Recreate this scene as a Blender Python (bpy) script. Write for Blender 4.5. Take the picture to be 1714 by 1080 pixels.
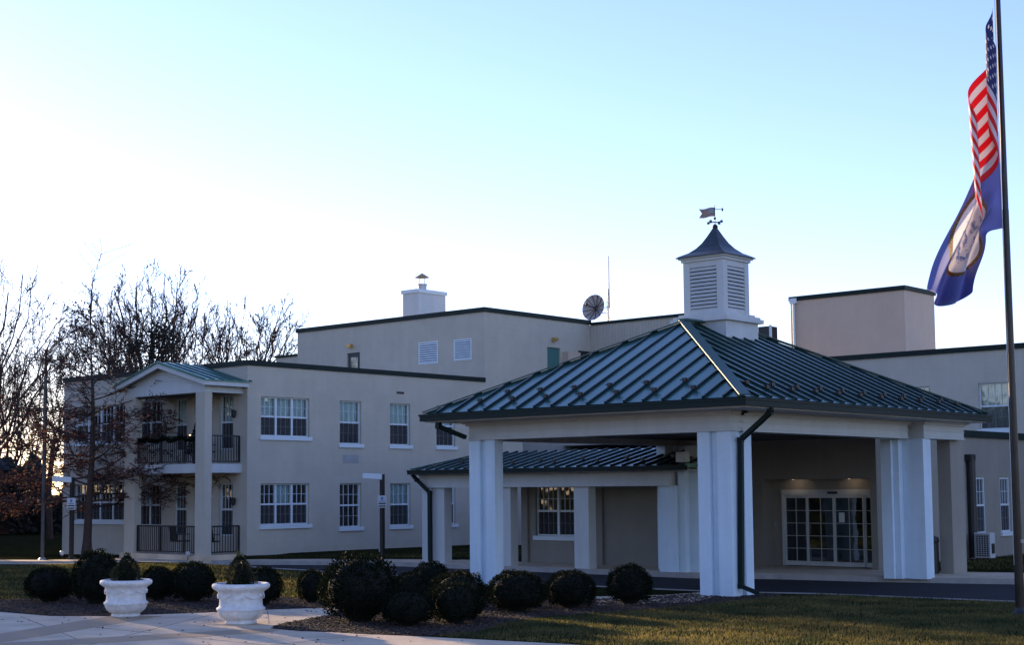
import bpy, math, random
from mathutils import Vector, Matrix
R = math.radians
random.seed(7)
for o in list(bpy.data.objects): bpy.data.objects.remove(o)
scene = bpy.context.scene
COL = scene.collection

# ------------------------------------------------------------------ camera
YAW, PITCH, ROLL = R(42.3157), R(4.5802), R(-0.4295)
cam_d = bpy.data.cameras.new("camera"); cam = bpy.data.objects.new("camera", cam_d); COL.objects.link(cam)
fw = Vector((math.cos(YAW)*math.cos(PITCH), math.sin(YAW)*math.cos(PITCH), math.sin(PITCH)))
rt = Vector((math.sin(YAW), -math.cos(YAW), 0)); up = rt.cross(fw)
r2 = rt*math.cos(ROLL) + up*math.sin(ROLL); u2 = up*math.cos(ROLL) - rt*math.sin(ROLL)
M = Matrix((r2, u2, -fw)).transposed().to_4x4(); M.translation = (0, 0, 2.43)
cam.matrix_world = M
cam_d.sensor_width = 36; cam_d.lens = 2506.7/1714*36
cam_d.shift_x = (857-790.05)/1714; cam_d.shift_y = (619.63-540)/1714
cam_d.clip_end = 3000; cam_d.clip_start = .2
scene.camera = cam
# ------------------------------------------------------------------ light
SUN_AZ, SUN_EL = R(77), R(10)                     # azimuth measured from +X towards +Y
w = bpy.data.worlds.new("World"); scene.world = w; w.use_nodes = True
nt = w.node_tree; nt.nodes.clear()
sky = nt.nodes.new('ShaderNodeTexSky'); sky.sky_type = 'NISHITA'; sky.sun_disc = False
sky.sun_elevation = SUN_EL; sky.sun_rotation = R(90)-SUN_AZ
sky.air_density = 1.0; sky.dust_density = .12; sky.ozone_density = 1.4
bg = nt.nodes.new("ShaderNodeBackground"); bg.inputs[1].default_value = .12
tint = nt.nodes.new("ShaderNodeVectorMath"); tint.operation = "MULTIPLY"; tint.inputs[1].default_value = (.97, .955, 1.42)
wo = nt.nodes.new('ShaderNodeOutputWorld')
nt.links.new(sky.outputs[0], tint.inputs[0]); nt.links.new(tint.outputs[0], bg.inputs[0]); nt.links.new(bg.outputs[0], wo.inputs[0])
sd = bpy.data.lights.new("sun", 'SUN'); sd.energy = 5; sd.angle = R(.5); sd.color = (1, .72, .42)
so = bpy.data.objects.new("sun", sd); COL.objects.link(so)
sdir = Vector((math.cos(SUN_AZ)*math.cos(SUN_EL), math.sin(SUN_AZ)*math.cos(SUN_EL), math.sin(SUN_EL)))
so.rotation_euler = (-sdir).to_track_quat('-Z', 'Y').to_euler()
vs = scene.view_settings; vs.view_transform = 'Standard'; vs.look = 'None'; vs.exposure = 1.2; vs.gamma = 1

# ------------------------------------------------------------------ materials
def mat(name, col, rough=.6, metal=0, noise=0, nscale=3, bump=0, bscale=40, brick=False, spec=.5, col2=None, island=0, detail=4, streak=0):
    m = bpy.data.materials.new(name); m.use_nodes = True; t = m.node_tree; n = t.nodes; l = t.links
    b = n['Principled BSDF']; b.inputs['Roughness'].default_value = rough; b.inputs['Metallic'].default_value = metal
    b.inputs['Specular IOR Level'].default_value = spec
    b.inputs['Base Color'].default_value = (*col, 1)
    geo = n.new('ShaderNodeNewGeometry')
    cur = None
    if noise or col2:
        tx = n.new('ShaderNodeTexNoise'); tx.inputs['Scale'].default_value = nscale; tx.inputs['Detail'].default_value = detail
        tx.inputs['Roughness'].default_value = .65
        l.new(geo.outputs['Position'], tx.inputs['Vector'])
        r = n.new('ShaderNodeValToRGB'); r.color_ramp.elements[0].position = .32; r.color_ramp.elements[1].position = .68
        c2 = col2 or tuple(min(1, c*(1+noise)) for c in col); c1 = col if col2 else tuple(c*(1-noise) for c in col)
        r.color_ramp.elements[0].color = (*c1, 1); r.color_ramp.elements[1].color = (*c2, 1)
        l.new(tx.outputs['Fac'], r.inputs[0]); cur = r.outputs[0]
    if streak:
        mp_ = n.new('ShaderNodeMapping'); mp_.inputs['Scale'].default_value = (2.6, 2.6, .22); l.new(geo.outputs['Position'], mp_.inputs[0])
        ts = n.new('ShaderNodeTexNoise'); ts.inputs['Scale'].default_value = 1; ts.inputs['Detail'].default_value = 6; ts.inputs['Roughness'].default_value = .7; l.new(mp_.outputs[0], ts.inputs['Vector'])
        mr = n.new('ShaderNodeMapRange'); mr.inputs['From Min'].default_value = .35; mr.inputs['From Max'].default_value = .7; mr.inputs['To Min'].default_value = 1+streak*.4; mr.inputs['To Max'].default_value = 1-streak
        l.new(ts.outputs['Fac'], mr.inputs['Value']); ms = n.new('ShaderNodeVectorMath'); ms.operation = 'SCALE'
        if cur: l.new(cur, ms.inputs[0])
        else: ms.inputs[0].default_value = col
        l.new(mr.outputs[0], ms.inputs['Scale']); cur = ms.outputs[0]
    if island:
        mp = n.new('ShaderNodeMapRange'); mp.inputs['To Min'].default_value = 1-island; mp.inputs['To Max'].default_value = 1+island
        l.new(geo.outputs['Random Per Island'], mp.inputs['Value'])
        mx = n.new('ShaderNodeVectorMath'); mx.operation = 'SCALE'
        if cur: l.new(cur, mx.inputs[0])
        else: mx.inputs[0].default_value = col
        l.new(mp.outputs[0], mx.inputs['Scale']); cur = mx.outputs[0]
    if cur: l.new(cur, b.inputs['Base Color'])
    h = None
    if brick:
        sp = n.new('ShaderNodeSeparateXYZ'); l.new(geo.outputs['Position'], sp.inputs[0])
        ad = n.new('ShaderNodeMath'); l.new(sp.outputs[0], ad.inputs[0]); l.new(sp.outputs[1], ad.inputs[1])
        cb = n.new('ShaderNodeCombineXYZ'); l.new(ad.outputs[0], cb.inputs[0]); l.new(sp.outputs[2], cb.inputs[1])
        br = n.new('ShaderNodeTexBrick'); br.inputs['Scale'].default_value = 1; br.inputs['Brick Width'].default_value = .4
        br.inputs['Row Height'].default_value = .2; br.inputs['Mortar Size'].default_value = .012; br.inputs['Mortar Smooth'].default_value = .5
        l.new(cb.outputs[0], br.inputs['Vector']); h = br.outputs['Fac']
        bp = n.new('ShaderNodeBump'); bp.inputs['Strength'].default_value = .3; bp.inputs['Distance'].default_value = .01; bp.invert = True
        l.new(h, bp.inputs['Height']); l.new(bp.outputs[0], b.inputs['Normal'])
    if bump:
        t2 = n.new('ShaderNodeTexNoise'); t2.inputs['Scale'].default_value = bscale; t2.inputs['Detail'].default_value = 5
        l.new(geo.outputs['Position'], t2.inputs['Vector'])
        b2 = n.new('ShaderNodeBump'); b2.inputs['Strength'].default_value = bump; b2.inputs['Distance'].default_value = .02
        l.new(t2.outputs['Fac'], b2.inputs['Height'])
        if h: l.new(bp.outputs[0], b2.inputs['Normal'])
        l.new(b2.outputs[0], b.inputs['Normal'])
    return m

def glass(name, tint=(.75, .8, .8), refl=.16):
    m = bpy.data.materials.new(name); m.use_nodes = True; t = m.node_tree; n = t.nodes; l = t.links
    n.remove(n['Principled BSDF']); tr = n.new('ShaderNodeBsdfTransparent'); tr.inputs[0].default_value = (*tint, 1)
    g = n.new('ShaderNodeBsdfGlossy'); g.inputs['Roughness'].default_value = .03
    geo = n.new('ShaderNodeNewGeometry'); tx = n.new('ShaderNodeTexNoise'); tx.inputs['Scale'].default_value = 1.3
    l.new(geo.outputs['Position'], tx.inputs['Vector']); bp = n.new('ShaderNodeBump'); bp.inputs['Strength'].default_value = .12; bp.inputs['Distance'].default_value = .05
    l.new(tx.outputs['Fac'], bp.inputs['Height']); l.new(bp.outputs[0], g.inputs['Normal'])
    f = n.new('ShaderNodeFresnel'); f.inputs[0].default_value = 1.45
    a = n.new('ShaderNodeMath'); a.inputs[1].default_value = refl; l.new(f.outputs[0], a.inputs[0])
    mx = n.new('ShaderNodeMixShader'); l.new(a.outputs[0], mx.inputs[0]); l.new(tr.outputs[0], mx.inputs[1]); l.new(g.outputs[0], mx.inputs[2])
    l.new(mx.outputs[0], n['Material Output'].inputs[0]); return m

def net(name):
    m = bpy.data.materials.new(name); m.use_nodes = True; n = m.node_tree.nodes; l = m.node_tree.links; b = n['Principled BSDF']
    b.inputs['Base Color'].default_value = (.05,.05,.055,1); b.inputs['Roughness'].default_value = .9
    t = n.new('ShaderNodeBsdfTransparent'); mx = n.new('ShaderNodeMixShader'); mx.inputs[0].default_value = .55
    l.new(t.outputs[0], mx.inputs[1]); l.new(b.outputs[0], mx.inputs[2]); l.new(mx.outputs[0], n['Material Output'].inputs[0]); return m
NET = net('insect_net')
def emis(name, col, s):
    m = bpy.data.materials.new(name); m.use_nodes = True; b = m.node_tree.nodes['Principled BSDF']
    b.inputs['Base Color'].default_value = (*col, 1); b.inputs['Emission Color'].default_value = (*col, 1); b.inputs['Emission Strength'].default_value = s
    return m

WALL = mat('painted_block', (.48, .445, .37), .85, noise=.06, streak=.05, nscale=1.1, brick=True, bump=.12, bscale=60)
WALL_SHADE = mat('shade_darkened_block', (.28, .26, .22), .85, streak=.05, noise=.07, nscale=.7, brick=True)  # wall paint darkened, so the shade under the canopy sits in its colour
WARM = mat('painted_stucco_warm', (.54, .43, .34), .85, streak=.05, noise=.05, nscale=.6, brick=True)
WHITE = mat('white_painted_block', (.60, .73, .82), .6, streak=.10, noise=.04, nscale=1.2, brick=True, bump=.05)
TRIM = mat('white_trim', (.52, .55, .55), .5, streak=.10, noise=.03, nscale=2)
FRAME = mat('window_frame_white', (.62, .70, .74), .4)
GREEN = mat('green_metal_trim', (.005, .016, .015), .5, spec=.2, noise=.12, nscale=2)
ROOF = mat('green_standing_seam', (.05, .145, .125), .27, metal=.5, noise=.12, nscale=.9, bump=.04, bscale=6)
RIB = mat('green_seam_rib', (.005, .018, .017), .3)
DARK = mat('black_metal', (.014, .015, .016), .45)
COPPER = mat('aged_copper', (.05, .06, .07), .4, metal=.5, noise=.3, nscale=5)
BRASS = mat('galvanised_cap', (.55, .36, .14), .4, metal=.6)
STEEL = mat('galvanised_steel', (.4, .41, .42), .45, metal=.6)
GREYP = mat('grey_paint', (.32, .33, .34), .5, noise=.08)
GLASS = glass('window_glass'); DGLASS = glass('door_glass', (.5, .52, .52), .15)
BLIND = mat('curtain', (.70, .90, .86), .9, noise=.15, nscale=6)
ROOM = mat('dark_room', (.03, .03, .035), .9)
CONC = mat('concrete', (.60, .48, .35), .85, spec=.1, noise=.2, nscale=1.1, bump=.25, bscale=50, detail=8)
AGG = mat('exposed_aggregate', (.36, .27, .19), .9, spec=.1, col2=(.48, .37, .26), nscale=60, bump=.5, bscale=120)
KERB = mat('kerb_concrete', (.33, .31, .29), .85, noise=.15, nscale=2.5, bump=.2)
ASPH = mat('asphalt', (.020, .018, .023), .85, spec=.25, noise=.25, nscale=.8, bump=.3, bscale=90, detail=8)
GRASSB = mat('lawn_soil', spec=0, col=(.013, .016, .007), rough=.95, col2=(.035, .034, .014), nscale=1.6, bump=.5, bscale=70, detail=8)
BLADE = mat('winter_grass', (.026, .045, .013), .7, col2=(.19, .15, .045), nscale=.9, island=.45)
MULCH = mat('bark_mulch', (.022, .014, .011), .95, spec=.1, col2=(.06, .04, .03), nscale=30, bump=.8, bscale=60)
CHIP = mat('bark_chips', (.05, .032, .025), .9, island=.7)
LEAF = mat('boxwood_leaf', (.008, .013, .006), .8, spec=.12, island=.5)
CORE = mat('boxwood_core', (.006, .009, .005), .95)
LEAFC = mat('dwarf_conifer_leaf', (.035, .045, .016), .6, island=.5)
BARK = mat('bark', (.05, .034, .028), .95, noise=.3, nscale=14, bump=.6, bscale=30)
TWIG = mat('twigs', (.045, .024, .018), .95, island=.3)
DRY = mat('dry_oak_leaf', (.13, .05, .03), .8, island=.5)
URN = mat('cast_stone', (.60, .59, .57), .75, col2=(.84, .83, .81), nscale=7, streak=.1, bump=.35, bscale=25)
WOODS = mat('undergrowth', (.02, .019, .014), .95, island=.5)
BLACKP = mat('black_plastic', (.012, .012, .013), .5)
LAMPW = mat('lamp_housing', (.48, .50, .52), .4)
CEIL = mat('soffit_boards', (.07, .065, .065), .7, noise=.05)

def translucent(m, fac):
    n = m.node_tree.nodes; l = m.node_tree.links; b = n['Principled BSDF']; t = n.new('ShaderNodeBsdfTranslucent')
    if b.inputs['Base Color'].links: l.new(b.inputs['Base Color'].links[0].from_socket, t.inputs[0])
    else: t.inputs[0].default_value = b.inputs['Base Color'].default_value
    mx = n.new('ShaderNodeMixShader'); mx.inputs[0].default_value = fac; l.new(b.outputs[0], mx.inputs[1]); l.new(t.outputs[0], mx.inputs[2]); l.new(mx.outputs[0], n['Material Output'].inputs[0])
translucent(BLADE, .55); translucent(LEAF, .2); translucent(DRY, .4); translucent(LEAFC, .35)
# ------------------------------------------------------------------ mesh tools
class MB:
    def __init__(s): s.v = []; s.f = []; s.uv = None
    def quad(s, a, b, c, d): i = len(s.v); s.v += [a, b, c, d]; s.f.append((i, i+1, i+2, i+3)); return s
    def tri(s, a, b, c): i = len(s.v); s.v += [a, b, c]; s.f.append((i, i+1, i+2)); return s
    def box(s, x0, x1, y0, y1, z0, z1):
        if x0 > x1: x0, x1 = x1, x0
        if y0 > y1: y0, y1 = y1, y0
        i = len(s.v)
        s.v += [(x0,y0,z0),(x1,y0,z0),(x1,y1,z0),(x0,y1,z0),(x0,y0,z1),(x1,y0,z1),(x1,y1,z1),(x0,y1,z1)]
        s.f += [tuple(i+k for k in q) for q in ((0,3,2,1),(4,5,6,7),(0,1,5,4),(1,2,6,5),(2,3,7,6),(3,0,4,7))]; return s
    def hexa(s, p):   # 8 points, order like box
        i = len(s.v); s.v += [tuple(q) for q in p]
        s.f += [tuple(i+k for k in q) for q in ((0,3,2,1),(4,5,6,7),(0,1,5,4),(1,2,6,5),(2,3,7,6),(3,0,4,7))]; return s
    def bar(s, a, b, w, h=None, upv=(0,0,1)):
        a = Vector(a); b = Vector(b); h = h or w; d = (b-a).normalized(); u = Vector(upv)
        if abs(d.dot(u)) > .98: u = Vector((1, 0, 0))
        x = d.cross(u).normalized()*w/2; y = x.cross(d).normalized()*h/2
        return s.hexa([a-x-y, a+x-y, b+x-y, b-x-y, a-x+y, a+x+y, b+x+y, b-x+y])
    def tube(s, pts, rad, n=6, cap=True):
        pts = [Vector(p) for p in pts]; base = len(s.v); k = len(pts)
        d0 = (pts[1]-pts[0]).normalized(); x = d0.orthogonal().normalized()
        for i, p in enumerate(pts):
            d = (pts[min(i+1, k-1)]-pts[max(i-1, 0)]).normalized()
            x = (x-d*x.dot(d)).normalized(); y = d.cross(x); r = rad[i] if hasattr(rad, '__len__') else rad
            for j in range(n):
                a = 2*math.pi*j/n; s.v.append(tuple(p+(x*math.cos(a)+y*math.sin(a))*r))
        for i in range(k-1):
            for j in range(n):
                a = base+i*n+j; b = base+i*n+(j+1) % n; s.f.append((a, b, b+n, a+n))
        if cap:
            s.f.append(tuple(base+j for j in reversed(range(n)))); s.f.append(tuple(base+(k-1)*n+j for j in range(n)))
        return s
    def lathe(s, prof, c=(0,0,0), n=32, fn=None):
        base = len(s.v); k = len(prof)
        for r, z in prof:
            for j in range(n):
                a = 2*math.pi*j/n; rr = r+(fn(a, z, r) if fn else 0)
                s.v.append((c[0]+rr*math.cos(a), c[1]+rr*math.sin(a), c[2]+z))
        for i in range(k-1):
            for j in range(n):
                a = base+i*n+j; b = base+i*n+(j+1) % n; s.f.append((a, b, b+n, a+n))
        s.f.append(tuple(base+j for j in reversed(range(n)))); s.f.append(tuple(base+(k-1)*n+j for j in range(n)))
        return s
    def prism(s, poly, z0, z1):     # poly: (x,y) or (x,y,z) tops
        n = len(poly); i = len(s.v)
        a = sum(poly[k][0]*poly[(k+1) % n][1]-poly[(k+1) % n][0]*poly[k][1] for k in range(n))
        if a < 0: poly = list(reversed(poly))
        s.v += [(p[0], p[1], z0) for p in poly] + [(p[0], p[1], p[2] if len(p) > 2 else z1) for p in poly]
        s.f.append(tuple(i+n+k for k in range(n)))
        for k in range(n): s.f.append((i+k, i+(k+1) % n, i+n+(k+1) % n, i+n+k))
        return s
    def build(s, name, m, parent=None, loc=(0,0,0), smooth=False, bevel=0, kind=None):
        me = bpy.data.meshes.new(name); me.from_pydata([tuple(p) for p in s.v], [], s.f); me.materials.append(m)
        if s.uv:
            ul = me.uv_layers.new(name='uv')
            for lp in me.loops: ul.data[lp.index].uv = s.uv[lp.vertex_index]
        if smooth: me.polygons.foreach_set('use_smooth', [True]*len(me.polygons))
        me.update(); o = bpy.data.objects.new(name, me); COL.objects.link(o); o.location = loc
        if parent: o.parent = parent
        if kind: o['kind'] = kind
        if bevel:
            b = o.modifiers.new('bevel', 'BEVEL'); b.width = bevel; b.segments = 2; b.limit_method = 'ANGLE'
        return o

def tag(o, label, cat, group=None):
    o['label'] = label; o['category'] = cat
    if group: o['group'] = group
    return o
def thing(name, label, cat, loc=(0,0,0), rz=0, group=None):
    o = bpy.data.objects.new(name, None); COL.objects.link(o); o.location = loc; o.rotation_euler.z = rz
    o.empty_display_size = .3; return tag(o, label, cat, group)
def kids(o): return [c for c in bpy.data.objects if c.parent == o]
def copy_tree(o, parent=None, pairs=None):
    ch = kids(o); c = o.copy(); COL.objects.link(c)
    if parent: c.parent = parent
    for k in ch: copy_tree(k, c)
    return c
def dup(o, loc, label, rz=None, scale=None):
    c = copy_tree(o); c.location = loc; c['label'] = label
    if rz is not None: c.rotation_euler.z = rz
    if scale: c.scale = scale
    return c
def struct(mb, name, m): return mb.build(name, m, kind='structure')

# facade frames.  'X': plane x=P facing -X, a=-y ; 'Y': plane y=P facing -Y, a=x ; d = depth behind the plane
class F:
    def __init__(s, ax, P): s.ax = ax; s.P = P
    def p(s, a, d, z): return (s.P+d, -a, z) if s.ax == 'X' else (a, s.P+d, z)
    def box(s, mb, a0, a1, d0, d1, z0, z1):
        p = s.p(a0, d0, z0); q = s.p(a1, d1, z1); return mb.box(p[0], q[0], p[1], q[1], p[2], q[2])
    def wall(s, mb, a0, a1, z0, z1, ops=(), dp=.16):
        A = sorted({a0, a1, *[o[0] for o in ops], *[o[1] for o in ops]}); Z = sorted({z0, z1, *[o[2] for o in ops], *[o[3] for o in ops]})
        for i in range(len(A)-1):
            for j in range(len(Z)-1):
                ca = (A[i]+A[i+1])/2; cz = (Z[j]+Z[j+1])/2
                if any(o[0] < ca < o[1] and o[2] < cz < o[3] for o in ops): continue
                mb.quad(s.p(A[i], 0, Z[j]), s.p(A[i+1], 0, Z[j]), s.p(A[i+1], 0, Z[j+1]), s.p(A[i], 0, Z[j+1]))
        for o in ops:
            b, c, e, f = o[:4]
            mb.quad(s.p(b,0,e), s.p(b,dp,e), s.p(b,dp,f), s.p(b,0,f)); mb.quad(s.p(c,dp,e), s.p(c,0,e), s.p(c,0,f), s.p(c,dp,f))
            mb.quad(s.p(b,0,e), s.p(c,0,e), s.p(c,dp,e), s.p(b,dp,e)); mb.quad(s.p(b,dp,f), s.p(c,dp,f), s.p(c,0,f), s.p(b,0,f))
    def window(s, parent, a0, a1, z0, z1, n=1, cols=4, curtain=None, sill=True, lowmunt=True, screen=True, D=.10):
        """n double-hung sashes side by side; curtain: list of bool (upper sash curtained)"""
        f = MB(); t = .045
        s.box(f, a0, a1, D, D+.07, z1-t, z1); s.box(f, a0, a1, D, D+.07, z0, z0+t)
        s.box(f, a0, a0+t, D, D+.07, z0+t, z1-t); s.box(f, a1-t, a1, D, D+.07, z0+t, z1-t)
        W = (a1-a0-2*t); m = .085 if n > 1 else 0; sw = (W-m*(n-1))/n; zm = (z0+z1)/2
        for k in range(n):
            b = a0+t+k*(sw+m); c = b+sw
            if k: s.box(f, b-m, b, D-.012, D+.07, z0+t, z1-t)
            s.box(f, b, c, D+.01, D+.06, zm-.03, zm+.03)
            for (e, g) in ((zm+.03, z1-t), (z0+t, zm-.03)):
                if e < zm and not lowmunt: continue
                s_ = .015 if e > zm else .009
                for q in range(1, cols): x = b+sw*q/cols; s.box(f, x-s_/2, x+s_/2, D+.02, D+.045, e, g)
                zz = (e+g)/2; s.box(f, b, c, D+.022, D+.043, zz-s_/2, zz+s_/2)
        w = f.build('window', FRAME, parent)
        p = MB(); p.quad(s.p(a0+t,D+.05,z0+t), s.p(a1-t,D+.05,z0+t), s.p(a1-t,D+.05,z1-t), s.p(a0+t,D+.05,z1-t)); p.build('pane', GLASS, w)
        if screen:
            p = MB(); p.quad(s.p(a0+t,D+.005,z0+t), s.p(a1-t,D+.005,z0+t), s.p(a1-t,D+.005,zm-.03), s.p(a0+t,D+.005,zm-.03)); p.build('insect_screen', NET, w)
        r = MB(); s.box(r, a0-.05, a1+.05, D+.5, D+.55, z0-.05, z1+.05); r.build('room_backing', ROOM, w)
        if curtain:
            cu = MB()
            for k in range(n):
                if not curtain[k % len(curtain)]: continue
                b = a0+t+k*(sw+m); N = 14; lo = zm if curtain[k % len(curtain)] == 1 else z0+t
                for q in range(N):
                    x0 = b+sw*q/N; x1 = b+sw*(q+1)/N; d0 = D+.12+.02*(q % 2); d1 = D+.12+.02*((q+1) % 2)
                    cu.quad(s.p(x0,d0,lo), s.p(x1,d1,lo), s.p(x1,d1,z1), s.p(x0,d0,z1))
            cu.build('curtain', BLIND, w)
        if sill:
            q = MB(); s.box(q, a0-.06, a1+.09, -.07, D, z0-.14, z0); q.build('sill', FRAME, w, bevel=.01)
        return w

# ================================================================== GROUND
def sheet(poly, z, name, m, z0=None):
    b = MB(); b.prism(poly, z0 if z0 is not None else z-.01, z); return struct(b, name, m)
g = MB(); g.quad((-900,-900,-.02), (1500,-900,-.02), (1500,1500,-.02), (-900,1500,-.02)); struct(g, 'ground', GRASSB)
road = [(29.7,-60),(29.6,12.3),(29.3,16.6),(28.6,18.6),(28.4,24.5),(28.9,30.5),(29.35,33.4),(29.45,34.9),(30.3,39.7),(29.7,42.1),(27.35,42.84),(26.2,44.54),(20,51),(-30,100),
        (-27,103),(22,53.5),(27.06,46.0),(28.25,44.24),(30.2,43.4),(31.0,41.6),(31.9,39.3),(33.4,36.8),(34.1,34.2),(34.1,23),(35.0,21.1),(35.45,18.3),(36.5,15.2),(36.5,-60)]
near = [p for p in road[:13]]; far = [p for p in road[15:]]
struct(MB().prism([(p[0], p[1]) for p in road], -.012, .0), 'road', ASPH)
def kerb(pts, side, name):
    b = MB(); P = [Vector((*p, 0)) for p in pts]
    nrm = []
    for i in range(len(P)):
        d = (P[min(i+1, len(P)-1)]-P[max(i-1, 0)]).normalized(); nrm.append(Vector((d.y, -d.x, 0))*side)
    for i in range(len(P)-1):
        a, c = P[i], P[i+1]; na, nc = nrm[i]*.16, nrm[i+1]*.16; z = Vector((0,0,.135)); lo = Vector((0,0,-.05))
        b.hexa([a+lo, c+lo, c+nc+lo, a+na+lo, a+z, c+z, c+nc+z, a+na+z])
    return struct(b, name, KERB)
kerb(near, -1, 'kerb'); kerb(far, -1, 'kerb')
# near lawn slab
lawn = [(-40,-60),(29.55,-60),(29.45,12.3),(29.15,16.55),(28.45,18.6),(28.25,24.5),(28.75,30.5),(29.2,33.4),(29.3,34.9),(30.15,39.7),(29.6,41.95),(27.25,42.7),(26.1,44.4),(19.9,50.9),(-30,100.5),(-60,70)]
struct(MB().prism(lawn, -.05, .12), 'lawn', GRASSB)
# far slabs
struct(MB().prism([(34.2,34.2),(34.2,23.1),(35.1,21.15),(35.55,18.35),(36.6,15.25),(36.6,-60),(39.2,-60),(39.2,15.9),(38.55,17.9),(38.95,19.9),(38.95,25.5),(36.4,25.6),(36.4,33.6)], -.05, .14), 'pavement', CONC)
struct(MB().prism([(26.9,46.6),(28.35,44.35),(30.35,43.5),(31.1,41.7),(32.0,39.4),(33.5,36.9),(34.2,34.25),(36.4,33.65),(36.3,34.6),(34.7,37.95),(32.9,40.2),(31.9,41.8),(31.5,44.6),(28.6,45.9),(27.6,47.6),(22.2,54.5),(21.7,53.9)], -.05, .125), 'pavement', CONC)
b = MB()
PA = [(27.6,60,0),(30,56,0),(32.86,51.8,.03),(32.86,47,.12),(32.86,44,.18),(32.86,40.4,.26),(34.8,40.45,.27),(38,40.45,.27),(45.2,40.45,.25),(45.2,31,.2)]
PB = [(22.2,54.5,.05),(27.6,47.6,.1),(28.6,45.9,.12),(31.4,44.6,.12),(31.8,41.9,.13),(32.8,40.2,.14),(34.7,37.9,.13),(36.3,34.6,.12),(36.4,32.5,.13),(36.4,30.8,.14)]
for k in range(9): b.quad(PB[k], PB[k+1], PA[k+1], PA[k])
struct(b, 'lawn', GRASSB)
struct(MB().prism([(39.2,-60),(39.2,15.9),(38.6,17.9),(38.9,19.9),(60,19.9),(60,-60)], -.05, .2), 'lawn', GRASSB)
# front pavement, aggregate band, mulch beds
pave = [(5,30),(13,31.5),(15.53,26.59),(15.6,24.91),(16.26,24.04),(18.17,23.09),(19.1,22.79),(20.08,22.23),(22.4,21.4),(22.2,20.7),(19.4,21.2),(19.0,20.87),(17.86,20.48),(16.9,20.05),(16.5,19.6),(16.5,18.9),(16.7,18.34),(16.78,17.75),(17.07,16.73),(17.6,14.14),(18.1,5),(18.6,-30),(-30,-30),(-30,30)]
sheet(pave, .128, 'footpath', CONC, .05)
sheet([(11.8,21.0),(12.3,21.1),(16.9,23.2),(16.6,23.75),(16.2,23.95),(12.0,21.9)], .133, 'aggregate_band', AGG, .12)
sheet([(11.8,21.0),(12.0,20.2),(16.0,19.1),(16.4,19.3),(16.4,19.75),(12.3,21.05)], .133, 'aggregate_band', AGG, .12)
for (a, b) in (((12.2,19.2),(17.9,22.9)), ((15.2,25.3),(13.4,20.6)), ((13,17.6),(16.9,17.5)), ((14.5,10),(14.8,22.3)), ((17.1,20.4),(18.9,22.6))):
    j = MB(); j.bar((*a,.1285), (*b,.1285), .014, .004); struct(j, 'pavement_joint', mat('joint', (.1,.09,.08), .9) if 'joint' not in bpy.data.materials else bpy.data.materials['joint'])
mul1 = [(15.53,26.59),(15.6,24.91),(16.26,24.04),(18.17,23.09),(19.1,22.79),(20.08,22.23),(21.3,22.0),(22.0,22.9),(21.6,24.6),(21.3,26.6),(20.4,28.2),(19.0,29.3),(17.0,29.6),(15.9,28.7)]
mul2 = [(19.4,21.2),(19.0,20.87),(17.86,20.48),(16.9,20.05),(16.5,19.6),(16.5,18.9),(16.7,18.34),(16.78,17.75),(17.2,16.75),(18.2,16.5),(19.6,17.2),(21.2,17.45),(22.6,17.1),(24.0,16.9),(26.2,16.6),(28.2,16.7),(28.6,17.3),(28.2,18.4),(26.6,18.9),(24.4,19.6),(24.2,21.2),(24.6,23.4),(23.4,23.9),(22.2,23.0),(21.9,22.0),(22.2,20.9)]
sheet(mul1, .124, 'mulch_bed', MULCH, .1); sheet(mul2, .124, 'mulch_bed', MULCH, .1)
sheet([(25.63,19.84),(26.9,18.95),(28.2,18.75),(28.35,17.7),(27.4,17.9),(25.7,17.35),(23.75,18.3)], .13, 'footpath', CONC, .1)
sheet([(70,120),(78,126),(20,176),(10,170)], .0, 'road', ASPH, -.015)

def inside(x, y, poly):
    c = False; n = len(poly); j = n-1
    for i in range(n):
        xi, yi = poly[i][:2]; xj, yj = poly[j][:2]
        if (yi > y) != (yj > y) and x < (xj-xi)*(y-yi)/(yj-yi)+xi: c = not c
        j = i
    return c
# grass blades
rg = random.Random(3)
def blades(n, region, z, name, avoid=(), size=.05):
    b = MB(); xs = [p[0] for p in region]; ys = [p[1] for p in region]; k = 0; tries = 0
    while k < n and tries < n*4:
        tries += 1
        x = rg.uniform(min(xs), max(xs)); y = rg.uniform(min(ys), max(ys))
        if not inside(x, y, region) or any(inside(x, y, a) for a in avoid): continue
        if math.sin(x*2.1+y*.7)*math.sin(y*1.7-x*.6)+rg.uniform(-.9,.9) < -.75: continue
        a = rg.uniform(0, 6.283); h = size*rg.uniform(.5, 1.3); wd = .007+.005*rg.random(); lx, ly = rg.gauss(0, .35)*h, rg.gauss(0, .35)*h
        c, s_ = math.cos(a)*wd, math.sin(a)*wd
        b.tri((x-c, y-s_, z), (x+c, y+s_, z), (x+lx, y+ly, z+h)); k += 1
    o = b.build(name, BLADE); o['kind'] = 'stuff'; o['label'] = 'short winter lawn grass'; o['category'] = 'grass'; return o
fl = [(17.3,16.6),(17.7,13.9),(18.1,8),(30,6),(29.4,12.3),(29.1,16.4),(28.2,16.7),(24,16.9),(22.6,17.1),(21.2,17.45),(19.6,17.2),(18.2,16.5)]
o1 = blades(95000, fl, .118, 'grass', size=.045)
lf = [(15.9,28.8),(17,29.7),(19,29.4),(20.5,28.3),(21.4,26.6),(21.7,24.6),(22.1,23),(24,24),(28,24),(29,34.5),(30,39.6),(27.2,42.5),(24,45),(15,40),(14,32)]
o2 = blades(45000, lf, .118, 'grass', size=.06)
b3 = [(36.4,34.9),(45,31),(45,40.3),(33.2,40.3),(34.8,38.2)]
blades(12000, b3, .16, 'grass', size=.07)
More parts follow.
